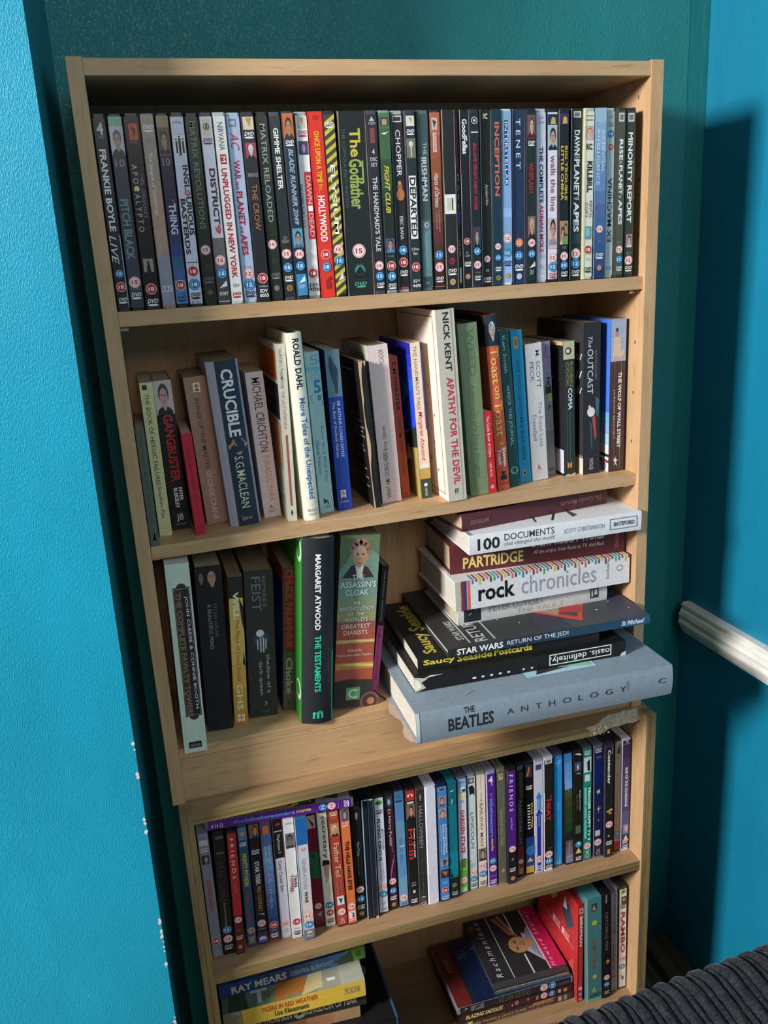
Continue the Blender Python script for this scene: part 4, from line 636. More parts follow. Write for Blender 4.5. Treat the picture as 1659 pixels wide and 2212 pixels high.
    ('d', 0.2671, 0.0058, -1.0733, 0.0131, 0.19, 0.134, 0.0072, 0, 0, '222', '423', 'R 4 12 15 85 357|F 4.5 12 25 80 235 bcd 346|H 14 15.5 30 70 ccc YEAR|H 16.5 18 35 65 ccc SIX|T 20 45 30 68 ccc Harry Potter|T 38 50 60 70 a9a half blood|P a58 52,90 58,60 66,35 76,30 68,50 58,75|A 75 12|B 83 12|D 89 eee|O 95 50 26 a84', 'dark purple DVD case with a pink swirl near the bottom, lower bookcase', 'DVDs standing in the lower bookcase', 0, 'c'),
    ('d', 0.2815, 0.0053, -1.0733, 0.0139, 0.19, 0.134, 0.0048, 0, 0, '334', '69c', 'G 1 98 5 95 58b 7ac 4|R 4 8 15 80 47a|R 8.6 10 15 80 236|T 40 62 34 60 47a GONE GIRL|E 47 60 30 40 9bd|A 91.5 18|V 95.5 97.5 20 80 347 DVD', 'plain cloudy blue DVD case with faint lettering, lower bookcase', 'DVDs standing in the lower bookcase', 0, 'c'),
    ('d', 0.296, 0.0029, -1.0733, 0.0135, 0.19, 0.134, 0.0094, 0, 0, '223', '222', 'R 1.5 10 6 94 c33|E 6 50 32 60 edd|P c33 8,30 4,50 8,70|R 11 12.5 15 85 ddd|R 13 25 6 94 865|F 13.5 25 20 90 322 c98 222|Tb 33 59 16 60 d33 M:I:III|Tb 33 58 68 84 eee TOM CRUISE|H 79 80 30 75 bbb ooo|H 81 82.5 25 75 bbb ooo|R 86 88.5 40 65 ddd|D 95 eee', "black DVD case with red top and red block title beside a man's profile, lower bookcase", 'DVDs standing in the lower bookcase', 0, 'c'),
    ('d', 0.3099, -0.0002, -1.0733, 0.0118, 0.19, 0.134, 0.0099, 0, 0, '444', '333', 'F 4 12.5 30 75 532 a86 222|T 15 50 24 70 999 HALLOWEEN|T 54 90 46 56 777 2 5 Y E A R S   O F   T E R R O R|P ddd 93,15 92,50 93.4,85|H 94.5 95.5 20 75 888 oooo|D 98 bbb', 'charcoal DVD case with thin grey capitals running long, left of the blank white case', 'DVDs standing in the lower bookcase', 0, 'c'),
    ('d', 0.3226, -0.0031, -1.0733, 0.0151, 0.19, 0.134, 0.0082, 0, 0, 'dde', 'dde', 'R 98.4 98.8 10 90 ccd', 'blank white disc case with no printing, lower bookcase', 'DVDs standing in the lower bookcase', 0, 'c'),
    ('d', 0.3394, -0.0034, -1.0733, 0.0148, 0.19, 0.134, 0.0043, 0, 0, '224', '48c', 'E 4.5 50 38 40 ccc|E 4.5 50 32 40 345|R 10 18 12 88 a88|F 10.5 18 20 80 544 ca9 449|R 20 29 12 88 b99|F 20.5 29 15 85 655 ca9 778|Tb 33 58 66 82 eee ACTION FILMS|Tb 33 59 42 60 eee COLLECTION|T 34 58 20 34 cde 4 FILMS ON 4 DVDS|R 62 69 12 88 99a|P 445 63,30 69,50 64,80|R 72 79 12 88 433|P a77 73,20 78,60 74,80|H 83 84 20 80 cde UNIVERSAL|a 90 18 50 34|D 96 ade', 'bright blue DVD case with four small film stills, right of the blank white case', 'DVDs standing in the lower bookcase', 0, 'c'),
    ('k', 0.3554, -0.0024, -1.0733, 0.0125, 0.19, 0.134, 0.0039, 0, 0, 'x', '178', 'G 0 80 0 100 167 189 4|P 9cc 8,20 7,80 9,50|P 9cc 14,45 20,40 16,60|R 82 100 0 100 122|P 122 80,0 78,30 82,40|C 88.5 48 28 887|C 88.5 48 20 665|D 95.5 bbb', 'glossy teal sleeve with a black lower end, lower bookcase', 'DVDs standing in the lower bookcase', 0, 'c'),
    ('d', 0.3703, 0.0011, -1.0733, 0.0133, 0.19, 0.134, 0.0079, 0, 0, '667', 'dde', 'R 1.2 17 5 95 9be|R 4 4.5 10 90 346|R 8 12 30 80 dee|R 10 12 50 85 335|R 13 17 5 95 ed9|H 19 21 30 70 79c ooo|Tb 27 64 28 70 c34 GARDEN STATE|G 70 98 5 95 8b5 5a4 3|R 69 77 30 75 575|A 88 15|D 95.5 dfd', 'white DVD case with red title, sky top and grass-green base, lower bookcase', 'DVDs standing in the lower bookcase', 0, 'c'),
    ('d', 0.387, 0.003, -1.0733, 0.012, 0.19, 0.134, 0.0004, 0, 0, '99a', 'cdd', 'R 3 7.5 15 80 333|R 3.8 6.7 28 68 bbb|P 222 10,15 9,60 12,85 18,85 16,60 17,30|T 32 63 28 66 667 LINCOLN|T 76 80 20 70 9aa ooo|A 84.5 12|B 90 12|D 95 334', 'pale grey DVD case with dark profile and thin capitals, lower bookcase', 'DVDs standing in the lower bookcase', 0, 'c'),
    ('d', 0.4001, 0.0032, -1.0733, 0.0135, 0.19, 0.134, 0.0009, 0, 0, '998', 'edc', 'T 3 14 42 54 776 LIONSGATE|T 17 25 42 58 776 THE|T 26 63 32 66 665 RAILWAY MAN|R 65 76 8 92 876|F 65.5 76 18 92 432 ba9 332|A 80.5 15|B 87.5 15|D 95 654', 'cream DVD case with thin brown capitals and bespectacled man below, lower bookcase', 'DVDs standing in the lower bookcase', 0, 'c'),
    ('d', 0.4148, -0.0002, -1.0733, 0.0134, 0.19, 0.134, -0.0021, 0, 0, '99b', '528', 'Hb 4 10 18 70 ede 4|H 10.5 12 45 70 dcd HD|T 18 22 40 62 79e the|Tb 23 56 28 70 69d inbetweeners|Tb 57 68 34 66 db5 movie|B 77 15|A 83.5 15|R 90 90.4 10 90 a8c|D 95 ede', 'purple DVD case with blue and yellow lower-case title, standing in the lower bookcase', 'DVDs standing in the lower bookcase', 0, 'c'),
    ('d', 0.4304, 0.0002, -1.0733, 0.0124, 0.19, 0.134, -0.0027, 0, 0, '776', '665', 'R 4 9 20 70 bb8|P 553 5,40 8,50 5,60|T 34 66 30 62 aa7 GANGS OF NEW YORK|T 20 40 74 82 998 DANIEL|E 88 55 22 100 b96', 'drab brown DVD case with pale green-yellow lettering, lower bookcase', 'DVDs standing in the lower bookcase', 0, 'c'),
    ('d', 0.4432, -0.0046, -1.0733, 0.0133, 0.19, 0.134, -0.0016, 0, 0, '221', '528', 'Z 1 10 5 12 d85 2|T 5 36 25 66 ede F R I E N D S|Ti 41 52 35 60 bac series|R 68 98 5 95 222|A 69 15|H 77 79 40 60 ccc oo|D 87 ddd|O 95 50 28 b86', 'purple DVD case with loose white capitals and a black lower third, lower bookcase', 'DVDs standing in the lower bookcase', 0, 'c'),
    ('d', 0.461, 0.0042, -1.0733, 0.0117, 0.19, 0.134, -0.003, 0, 0, '112', '322', 'D 4 888|R 8 30 40 90 543|P 332 30,5 30,95 60,95 60,5|T 32 71 28 68 998 PUNCH-DRUNK LOVE|R 72 98 5 95 733|A 86 15 50 34|R 92 97 25 75 986', 'dark brown DVD case with narrow grey title, set between purple and starry cases, lower bookcase', 'DVDs standing in the lower bookcase', 0, 'c'),
    ('d', 0.4744, 0.0041, -1.0733, 0.0137, 0.19, 0.134, -0.0068, 0, 0, '222', '112', 'R 3 14 12 88 334|P da4 13,20 4,55 13,45|P b44 12,60 5,60 13,30|D 22.5 eee|R 37 60 30 56 112|R 37.5 38.6 28 60 eee|R 40 41 28 60 eee|R 42.5 43.6 28 60 eee|R 45 46 28 60 eee|R 47.5 48.6 28 60 eee|R 50 51 28 60 eee|R 52.5 53.6 28 60 eee|R 55 56 28 60 eee|R 57.5 58.6 28 60 eee|Tb 36 59 68 86 db4 STAR TREK|R 66 98 5 95 248|E 78 60 60 100 37b|P db9 84,50 88,85 88,12|R 92 98 5 95 ca4', 'black DVD case with white bars, gold title and blue planet, lower bookcase', 'DVDs standing in the lower bookcase', 0, 'c'),
    ('d', 0.4885, 0.0028, -1.0733, 0.0141, 0.19, 0.134, -0.0063, 0, 0, 'aab', 'ccd', 'R 4.5 9 18 82 447|R 47 98 28 70 23a|P 38d 28,50 33,15 33,85|R 33 44 30 70 38d|P 23a 43,50 48,12 48,88|T 34 43 38 62 bdf catch me|T 47 58 38 62 bce if you can|A 87.5 12|D 94.5 ddf', 'white DVD case with blue upward arrows down its middle, lower bookcase', 'DVDs standing in the lower bookcase', 0, 'c'),
    ('d', 0.5031, 0.002, -1.0733, 0.0147, 0.19, 0.134, -0.0057, 0, 0, 'dde', '222', 'R 1.5 5.5 15 85 ccc|R 2.4 4.6 30 70 777|T 32 38 60 84 b33 THE|Tb 36 55 26 70 c33 HEAT|R 30 55 4 9 ddd|R 55 97 4 9 b33|H 79 80 50 80 888 P1|A 85 15|B 91 15|D 96 eee', 'black DVD case in a white shell with a short red word, lower bookcase', 'DVDs standing in the lower bookcase', 0, 'c'),
    ('d', 0.5203, 0.0054, -1.0733, 0.0136, 0.19, 0.134, -0.0058, 0, 0, '557', '29d', 'D 7 7cf|H 10 11.5 30 70 8cf ooo|T 43 50 40 66 7cf blue|T 52 64 40 60 7cf if you dare|D 95.5 7cf', 'plain azure blue DVD case with faint pale lettering, lower bookcase', 'DVDs standing in the lower bookcase', 0, 'c'),
    ('d', 0.5385, 0.0036, -1.0733, 0.0131, 0.19, 0.134, -0.0246, 0, 0, '112', '59d', 'G 1 32 5 95 48c 7ad 4|G 32 78 5 95 453 231 6|G 78 98 5 95 544 99a 3|T 8 34 40 60 9be Mountain Sanctuary|T 80 94 40 58 ccd Nature', 'DVD case shading from blue sky to dark green, lower bookcase, right part', 'DVDs standing in the lower bookcase', 0, 'c'),
    ('d', 0.552, 0.0026, -1.0733, 0.0133, 0.19, 0.134, -0.0163, 0, 0, '222', '221', 'P ddd 3,10 2.4,50 3.6,90 5,90 4,50|R 10 18 12 88 457|F 10.5 18 25 75 333 ccd 445|P 999 20,20 19,60 20.6,85|T 35 53 62 80 ddd Eightman|T 38 52 30 44 aaa and the boys|R 66 73 18 80 565|C 83 50 40 39c|P eee 82,35 84,60 81,65|P dc8 86,50 91,88 91,12|D 95.5 eee', 'black DVD case with blue disc and yellow triangle at the bottom, lower bookcase, right part', 'DVDs standing in the lower bookcase', 0, 'c'),
    ('d', 0.5663, 0.0033, -1.0733, 0.0142, 0.19, 0.134, -0.0104, 0, 0, '566', '287', 'D 4 dee|R 8 21 8 92 cdd|P 223 12,45 10,75 20,80 20,50|R 23 29 20 80 cdd|R 33 82 22 90 176|Tb 34 82 56 86 eff TRIGGER HAPPY TV 3|R 34 80 15 42 7cc|R 50 51 15 42 287|R 62 63 15 42 287|A 87 15|T 91 97.5 30 70 eff VCI', 'green-teal DVD case with tall white capitals, lower bookcase, right part', 'DVDs standing in the lower bookcase', 0, 'c'),
    ('d', 0.5841, 0.003, -1.0733, 0.0148, 0.19, 0.134, -0.0145, 0, 0, '667', '225', 'D 4 dde|H 9.5 11 30 80 99c oooo|G 14 98 5 95 126 224 5|P dbb 40,30 38,60 42,70 41,50 43,45|P ca6 55,50 52,54 55,58 55,80 56.5,58 60,54 56.5,50 56,30|P 99b 66,40 65,60 67,55|R 75 80 15 70 ccd|A 86 15 46|T 92 97 30 70 ccd VCI', 'navy DVD case with a small gold cross ornament, lower bookcase, right part', 'DVDs standing in the lower bookcase', 0, 'c'),
    ('d', 0.5993, -0.0023, -1.0733, 0.0143, 0.19, 0.134, -0.0139, 0, 0, '334', '222', 'T 2.5 8 74 86 ddd the|Tb 4 34 28 62 eee Contender|E 58 40 22 60 d95|E 57 68 22 60 ca6|E 60 60 20 60 b84|A 70 15|P bbb 79,45 81,30 81,60|D 86.5 eee|R 92.5 97 30 62 d84', 'black DVD case with bold white typewriter title at its top, lower bookcase, right end', 'DVDs standing in the lower bookcase', 0, 'c'),
    ('d', 0.6188, 0.0054, -1.0733, 0.0105, 0.19, 0.134, -0.0103, 0, 0, '333', 'a98', 'R 1.5 13 6 94 998|P 333 3,75 8,45 12,30 12,80|H 15 16.5 25 75 443 DVD|T 25 72 40 62 b88 REMAINS OF THE TOWN|a 76 15 50 30|B 83.5 15|H 87 88.4 20 80 775 oo|R 91 98 5 95 a33', 'narrow beige DVD case with grey photo top and red base, lower bookcase, right end', 'DVDs standing in the lower bookcase', 0, 'c'),
    ('d', 0.6297, 0.0033, -1.0733, 0.0137, 0.19, 0.134, -0.0098, 0, 0, 'dde', '336', 'G 1 80 5 95 225 558 5|R 4 4.6 10 90 88b|P eee 2,40 3.4,60 1.5,70|Tb 25 60 38 70 dde RISE OF THE GUARDIANS|R 76 85 20 92 87a|F 76.5 85 30 90 bbc cba 58b|P dc9 85.5,58 91.5,92 91.5,18|R 92 93.4 20 75 ccd|D 96 dde', 'deep blue-violet DVD case in a white shell, against the right panel in the lower bookcase', 'DVDs standing in the lower bookcase', 0, 'c'),
    ('h', 0.632, -0.0982, -0.7583, 0.0414, 0.3434, 0.225, 0, -0.0218, 1, 'x', '8493a0', 'Tb 11.5 28.5 24 66 223 BEATLES|Tb 17.5 21.5 74 92 223 THE|T 33.5 36.2 44 62 334 A|T 38.8 41.6 44 62 334 N|T 44.5 46.8 44 62 334 T|T 49.6 52 44 62 334 H|T 55 58.4 44 62 334 O|T 61.2 63 44 62 334 L|T 65.8 69.2 44 62 334 O|T 72 75 44 62 334 G|T 78 80.4 44 62 334 Y|T 93.8 97 48 64 223 C|P 876 80.6,70 81.4,80 81.5,60 81,44|R 0 1.2 5 98 bcc|>R 46 74 14 60 acd|>P 333 50,16 72,20 72,34 55,30|>P 8b9 60,20 73,16 73,40 66,44|>P 557 52,24 58,20 58,30|>P 99a 20,8 24,12 22,13', 'large slate-blue hardback with black and widely spaced lettering, bottom of the lying pile', 'books in the lying pile', 0.003, 'w'),
    ('p', 0.5931, -0.0519, -0.7166, 0.0205, 0.289, 0.2, 0, -0.029, 1, 'x', '131313', 'U 63 92 30 82 eee oasis. definitely.|R 62.4 62.9 22 88 eee|R 92.3 92.8 22 88 eee|R 62.4 92.8 18 24 eee|R 62.4 92.8 86 92 eee|E 27 28 7 200 ddd|E 31 28 7 150 ddd|E 35 28 7 150 ddd|E 39 28 7 150 ddd|E 43 28 7 150 ddd|E 50 28 6 150 ddd|E 54 28 6 150 ddd|P cba 0,0 5,20 3,60 6,80 2,95 0,100|P eed 0,10 3,30 2,70 0,90|P ddd 4,85 13,95 7,99|P ccc 97,0 100,0 100,30 98,20', 'black softcover with upside-down white boxed title and torn corner, second from bottom of pile', 'books in the lying pile', 0, 'w'),
    ('p', 0.5595, -0.0421, -0.6958, 0.0155, 0.2458, 0.185, 0, -0.0541, 1, 'x', '181817', 'Tb 3 20 24 84 dc4 Saucy|Tb 21 40 24 84 dc4 Seaside|Tb 41 62 24 84 dc4 Postcards|>Hb 5 14 6 40 ba4 Saucy|>Hb 5 14 44 92 ba4 Seaside|>Hb 16 24 4 50 ba4 Postcards|>G 26 100 0 100 222 333 2', 'black softcover with yellow fancy lettering on spine and cover, third from bottom of pile', 'books in the lying pile', 0, 'w'),
    ('h', 0.6313, -0.0473, -0.68, 0.0115, 0.2807, 0.2, 0, -0.0232, 1, 'x', '2b2d31', 'G 0 100 0 100 222 257 8|Tb 4 26 15 88 eee STAR WARS|T 28 58 18 84 dde RETURN OF THE JEDI|Tbi 85 97 22 80 dde St Michael|>R 0 100 0 100 333|>G 35 100 0 100 333 445 5|>H 14 20 4 60 ccc RETURN OF|>H 14 20 64 98 aaa THE JEDI|>R 23 23.8 4 98 bbb|>R 11 11.8 4 98 bbb|>Hb 7 10.5 10 40 bbb STAR WARS|>P c43 45,40 68,8 70,11 49,43|>P c43 68,8 86,55 84,56 67,12|>P 987 52,35 60,22 66,30 60,42|>P a33 62,25 72,20 76,30 66,36|>P cba 55,44 62,40 60,50|>C 80 20 .8 dde|>C 84 60 .6 dde|>C 90 30 .7 dde|>C 88 75 .5 dde|>C 40 20 .6 dde|>C 93 55 .5 dde|>C 76 70 .6 dde|>C 95 15 .5 dde|>C 32 30 .5 dde|>C 82 40 .5 dde', 'thin dark starry hardback with white spine lettering fading to blue, fourth from bottom of pile', 'books in the lying pile', 0, 'w'),
    ('h', 0.6066, 0.0205, -0.6682, 0.0245, 0.2194, 0.13, 0, -0.0016, 1, 'x', 'ccc', 'R 4 15 10 95 223|P bbc 6,20 9,60 8,80 7,50|P 9ab 10,30 13,80 11,70|Tb 20 57 48 96 999 PETER LOVESEY|T 38 70 12 44 bb9 THE VAULT|R 88 94 25 85 444|R 89 90 35 75 ccc|R 91 93 45 75 ccc', 'pale grey hardback with grey capitals and small dark picture, beneath the striped white book', 'books in the lying pile', 0.0015, 'c'),
    ('h', 0.6344, 0.0097, -0.6434, 0.0405, 0.2532, 0.15, 0, -0.0008, 1, 'x', 'dddde0', 'R 3.2 4.8 0 100 733|R 4.8 6.3 0 100 437|R 6.6 8.2 0 100 d64|Tb 12.5 33 22 80 111 rock|T 36.5 80 22 84 99a chronicles|H 86 87.6 25 90 667 David Roberts|O 94 58 12 999|O 94 58 8 dde|=R 9.0 10.0 86 100 28c|=R 11.0 12.0 92 100 a33|=R 13.0 14.0 80 100 cb4|=R 15.0 16.0 90 100 733|=R 17.0 18.0 94 100 d64|=R 19.0 20.0 84 100 437|=R 21.0 22.0 86 100 5a4|=R 23.0 24.0 92 100 28c|=R 25.0 26.0 80 100 a33|=R 27.0 28.0 90 100 cb4|=R 29.0 30.0 94 100 733|=R 31.0 32.0 84 100 d64|=R 33.0 34.0 86 100 437|=R 35.0 36.0 92 100 5a4|=R 37.0 38.0 80 100 28c|=R 39.0 40.0 90 100 a33|=R 41.0 42.0 94 100 cb4|=R 43.0 44.0 84 100 733|=R 45.0 46.0 86 100 d64|=R 47.0 48.0 92 100 437|=R 49.0 50.0 80 100 5a4|=R 51.0 52.0 90 100 28c|=R 53.0 54.0 94 100 a33|=R 55.0 56.0 84 100 cb4|=R 57.0 58.0 86 100 733|=R 59.0 60.0 92 100 d64|=R 61.0 62.0 80 100 437|=R 63.0 64.0 90 100 5a4|=R 65.0 66.0 94 100 28c|=R 67.0 68.0 84 100 a33|=R 69.0 70.0 86 100 cb4|=R 71.0 72.0 92 100 733|=R 73.0 74.0 80 100 d64|=R 75.0 76.0 90 100 437|=R 77.0 78.0 94 100 5a4|=R 79.0 80.0 84 100 28c|=R 81.0 82.0 86 100 a33|=R 83.0 84.0 92 100 cb4|=R 85.0 86.0 80 100 733|=R 87.0 88.0 90 100 d64|=R 89.0 90.0 94 100 437|=R 91.0 92.0 84 100 5a4|=R 93.0 94.0 86 100 28c|=R 95.0 96.0 92 100 a33|=R 97.0 98.0 80 100 cb4|=R 99.0 100.0 90 100 733|=>R 9.0 10.0 0 12 28c|=>R 11.0 12.0 0 12 a33|=>R 13.0 14.0 0 12 cb4|=>R 15.0 16.0 0 12 733|=>R 17.0 18.0 0 12 d64|=>R 19.0 20.0 0 12 437|=>R 21.0 22.0 0 12 5a4|=>R 23.0 24.0 0 12 28c|=>R 25.0 26.0 0 12 a33|=>R 27.0 28.0 0 12 cb4|=>R 29.0 30.0 0 12 733|=>R 31.0 32.0 0 12 d64|=>R 33.0 34.0 0 12 437|=>R 35.0 36.0 0 12 5a4|=>R 37.0 38.0 0 12 28c|=>R 39.0 40.0 0 12 a33|=>R 41.0 42.0 0 12 cb4|=>R 43.0 44.0 0 12 733|=>R 45.0 46.0 0 12 d64|=>R 47.0 48.0 0 12 437|=>R 49.0 50.0 0 12 5a4|=>R 51.0 52.0 0 12 28c|=>R 53.0 54.0 0 12 a33|=>R 55.0 56.0 0 12 cb4|=>R 57.0 58.0 0 12 733|=>R 59.0 60.0 0 12 d64|=>R 61.0 62.0 0 12 437|=>R 63.0 64.0 0 12 5a4|=>R 65.0 66.0 0 12 28c|=>R 67.0 68.0 0 12 a33|=>R 69.0 70.0 0 12 cb4|=>R 71.0 72.0 0 12 733|=>R 73.0 74.0 0 12 d64|=>R 75.0 76.0 0 12 437|=>R 77.0 78.0 0 12 5a4|=>R 79.0 80.0 0 12 28c|=>R 81.0 82.0 0 12 a33|=>R 83.0 84.0 0 12 cb4|=>R 85.0 86.0 0 12 733|=>R 87.0 88.0 0 12 d64|=>R 89.0 90.0 0 12 437|=>R 91.0 92.0 0 12 5a4|=>R 93.0 94.0 0 12 28c|=>R 95.0 96.0 0 12 a33|=>R 97.0 98.0 0 12 cb4|=>R 99.0 100.0 0 12 733|P bba 0,0 3,0 2.6,40 3,100 0,100', 'thick white hardback with coloured stripes along its top edge, middle of the lying pile', 'books in the lying pile', 0, 'w'),
    ('h', 0.6328, 0.0226, -0.6026, 0.0402, 0.2476, 0.12, 0, -0.0615, 1, 'x', '5e2228', 'Tb 7 41 14 54 dc7 PARTRIDGE|Tb 14 26 62 84 cba ALAN|Tb 46 88 58 84 edc EVERY RUDDY WORD|Ti 46.5 88 30 48 ecb All the scripts: from Radio to TV. And Back|H 94.5 96.5 20 80 a77 oooo', 'dark maroon hardback with large gold word and cream title, second below the white document book', 'books in the lying pile', 0.001, 'c'),
    ('h', 0.6369, -0.0105, -0.5621, 0.0258, 0.242, 0.15, 0, -0.0101, 1, 'x', 'e2e4e8', 'Tb 4.5 17 16 78 222 100|T 19.5 48 50 84 333 DOCUMENTS|Ti 19.5 48.5 16 44 889 that changed the world|T 53.5 77.5 40 64 889 SCOTT CHRISTIANSON|R 80.8 81.3 24 78 777|R 97 97.5 24 78 777|R 80.8 97.5 22 26 777|R 80.8 97.5 76 80 777|Tb 83 95.5 40 62 556 BATSFORD|>P 333 40,10 44,40 45,40 41,10|>P 333 50,8 58,30 57,31 49,9|>P 555 62,10 66,14 64,40|>R 0 2 0 100 998', 'white hardback with black numerals and boxed name, second from top of the lying pile', 'books in the lying pile', 0.001, 'w'),
    ('h', 0.6142, 0.0396, -0.536, 0.0226, 0.224, 0.1212, 0, 0.1409, 1, 'x', '5a2830', 'U 66 96 36 66 a76 The Greville Memoirs|U 5 17 36 60 a76 BATSFORD', 'plain dark maroon hardback with small upside-down gold lettering, topmost of the lying pile', 'books in the lying pile', 0.002, 'c'),
    ('d', 0.2235, -0.0096, -0.8826, 0.0142, 0.19, 0.134, 0, -0.0906, 1, '667', '528', 'T 4 12 20 60 ede 4 H D|T 18.5 26 34 66 69d the|Tb 26.5 60 30 72 69d inbetweeners|Tb 61 71 34 70 dc4 movie|B 79 15 50 38|A 85 15 50 38|R 89.5 89.8 8 92 a8c|D 95 ede|>R 0 100 0 100 423|>P a94 20,0 30,8 40,2 50,10 60,0|>P 846 5,0 15,14 25,0|>P cb5 56,0 66,18 72,4|>P 465 62,2 70,2 72,30|>P 99a 74,0 98,0 98,40 80,50|>P 445 80,6 90,2 92,30', 'purple DVD case lying flat across the tops of the left DVDs, lower bookcase', 'DVDs lying flat', 0, 'c'),
    ('k', 0.262, -0.0235, -1.3298, 0.1005, 0.235, 0.16, 0, -0.0175, 1, 'x', '131314', 'Ti 52 94 86 94 bbb and Broughton|>C 84 60 9 999|>C 84 60 7.5 131314|>R 98.5 100 0 100 357|R 98.8 100 0 100 357', 'big black boxed set lying at the bottom of the left pile, lowest shelf', 'books in the left pile on the lowest shelf', 0, 'x'),
    ('p', 0.212, -0.006, -1.2288, 0.021, 0.19, 0.125, 0, -0.0524, 1, 'x', 'a75', 'G 0 100 0 100 643 b86 5|>G 0 100 0 100 965 b87 5|>P 744 70,0 100,0 100,60 80,30|>P 643 10,0 40,0 20,50', 'reddish paperback lying on the big black box, lowest shelf', 'books in the left pile on the lowest shelf', 0, 't'),
    ('p', 0.222, -0.008, -1.2075, 0.0245, 0.2, 0.128, 0, -0.0524, 1, 'x', '232', 'Tb 9 47 24 70 bb9 HUNTER S. THOMPSON|E 52.5 50 40 90 998|P 333 51,30 54,40 52,75|Tb 57 93 26 72 ba9 KINGDOM OF FEAR|P a98 94,80 98,60 99,95|>R 0 100 0 100 343', 'black paperback with typewriter-style cream lettering, below the yellow book, lowest shelf', 'books in the left pile on the lowest shelf', 0, 't'),
    ('p', 0.2195, -0.0175, -1.1826, 0.0275, 0.195, 0.128, 0, -0.0349, 1, 'x', 'db4', 'R 0 13 0 100 998|P 776 0,0 10,20 12,70 4,100 0,100|P 986 13,0 9,40 13,100|Tb 26 66 54 84 b43 TIGERS IN RED WEATHER|Tb 35 59 16 48 443 Liza Klaussmann|T 85 96 36 76 987 PICADOR|>G 0 100 0 100 565 aa9 6|>P b73 35,0 60,6 58,40 45,60|>P cb8 55,0 70,5 72,30 66,40|>Tb 20 32 4 22 ccc T|>P 343 4,0 18,0 14,50 6,40|>R 74 80 10 14 ddd', 'yellow-spined paperback with red capitals, third from the top of the left pile', 'books in the left pile on the lowest shelf', 0, 'c'),
    ('p', 0.2305, 0.019, -1.1546, 0.0205, 0.2065, 0.13, 0, 0.0175, 1, 'x', '247', 'G 50 100 0 100 248 59b 4|R 86 100 0 100 694|P 353 80,0 84,60 90,100 92,0|P 443 77,30 83,10 88,40 84,70|Tb 8 45 16 74 ccb RAY MEARS|T 48 77 26 62 aa9 ESSENTIAL BUSHCRAFT|R 93.5 94.6 30 80 462|R 95.5 96.6 30 80 462|>R 0 100 0 100 247|>P 753 22,2 32,2 31,20 23,16|>R 86 100 0 100 694', 'blue paperback shading to green with grey capitals, topmost visible of the left pile, lowest shelf', 'books in the left pile on the lowest shelf', 0, 'c'),
    ('d', 0.5558, 0.007, -1.3298, 0.0143, 0.19, 0.125, 0, -0.014, 1, '322', '533', 'Tb 12 58 30 62 aa5 NEIL YOUNG & CRAZY HORSE|Tb 60 82 40 66 aa5 BUSY NEVER SLEEPS|R 2 7 10 90 368|R 7 11 60 95 dc4|R 12 14 10 40 dc4|P c75 62,60 80,70 84,95 64,95|R 86 89 20 85 bbb|R 91 94 20 85 998|T 30 80 8 24 ccb The Films of Pete, Tinki & Dan Boyer', 'dark red-brown DVD case with yellow-green lettering, bottom of the right pile, lowest shelf', 'DVDs lying flat', 0, 'x'),
    ('d', 0.555, 0.0078, -1.3153, 0.0143, 0.19, 0.125, 0, -0.014, 1, '211', '422', 'Tbi 6 38 26 76 ed9 BLAZING SADDLES|E 50 55 30 80 b67|E 46 40 14 60 dbb|E 60 60 24 60 b65|R 67 69 20 70 999|A 74 15|B 81 15|R 86.5 89 30 75 bbb|O 93 50 26 b96', 'dark maroon DVD case with cream slanted title, second from bottom of right pile, lowest shelf', 'DVDs lying flat', 0, 'x'),
    ('d', 0.5545, 0.0085, -1.3008, 0.0143, 0.19, 0.125, 0, -0.014, 1, '889', '223', 'P bbb 4,30 7,80 8,60 5,50|R 11 22 15 80 777|P 222 13,20 16,70 20,60|Tb 35 62 14 84 664 I I O L I O N   C O I I I N 3|A 74.5 12 50 46|B 82 12 50 46|R 87 97 20 60 445|>G 0 100 0 100 123 246 6|>R 0 13 0 100 622|>H 4.5 8.5 52 76 b83 2 DISC|>E 45 45 15 60 47a|>E 62 70 18 50 368|>E 50 50 10 140 a32|>E 46 50 5 110 998|>E 76 26 13 60 a33|>E 74 22 6 70 def|>P 822 55,38 66,34 70,20 60,26|>H 16 25 70 84 555 N 2|>P 556 30,80 40,75 38,90', 'black-spined DVD with blue and red cover facing up, under the clear CD case, lowest shelf', 'DVDs lying flat', 0, 'x'),
    ('c', 0.5512, 0.0112, -1.2863, 0.0104, 0.125, 0.142, 0, -0.0384, 1, 'x', '222', '>R 0 100 8 100 223|>R 56 58 8 100 eee|>R 58 100 8 100 222|>R 30 31 8 100 eee|>P a75 36,96 42,96 57,60 55,55|>P c96 44,98 48,98 60,62 58,58|>P bbc 62,40 78,20 78,60 66,66|>F 34 80 26 74 321 c96 99a|>R 78 79.5 8 100 eee|>R 79.5 100 8 100 dc1260|>Hi 10 18 12 96 ddd R a c h m a n i n o v|>Hi 82 89 10 96 ecd H o w a r d   S h e l l e y|>R 4 9 60 98 223|>H 2 10 84 92 a76 oooo|R 0 100 10 60 666|R 2 98 62 74 bcc|R 82 99 76 94 a44', "clear CD case with man's portrait and pink band, topping the right pile", None, 0, 'x'),
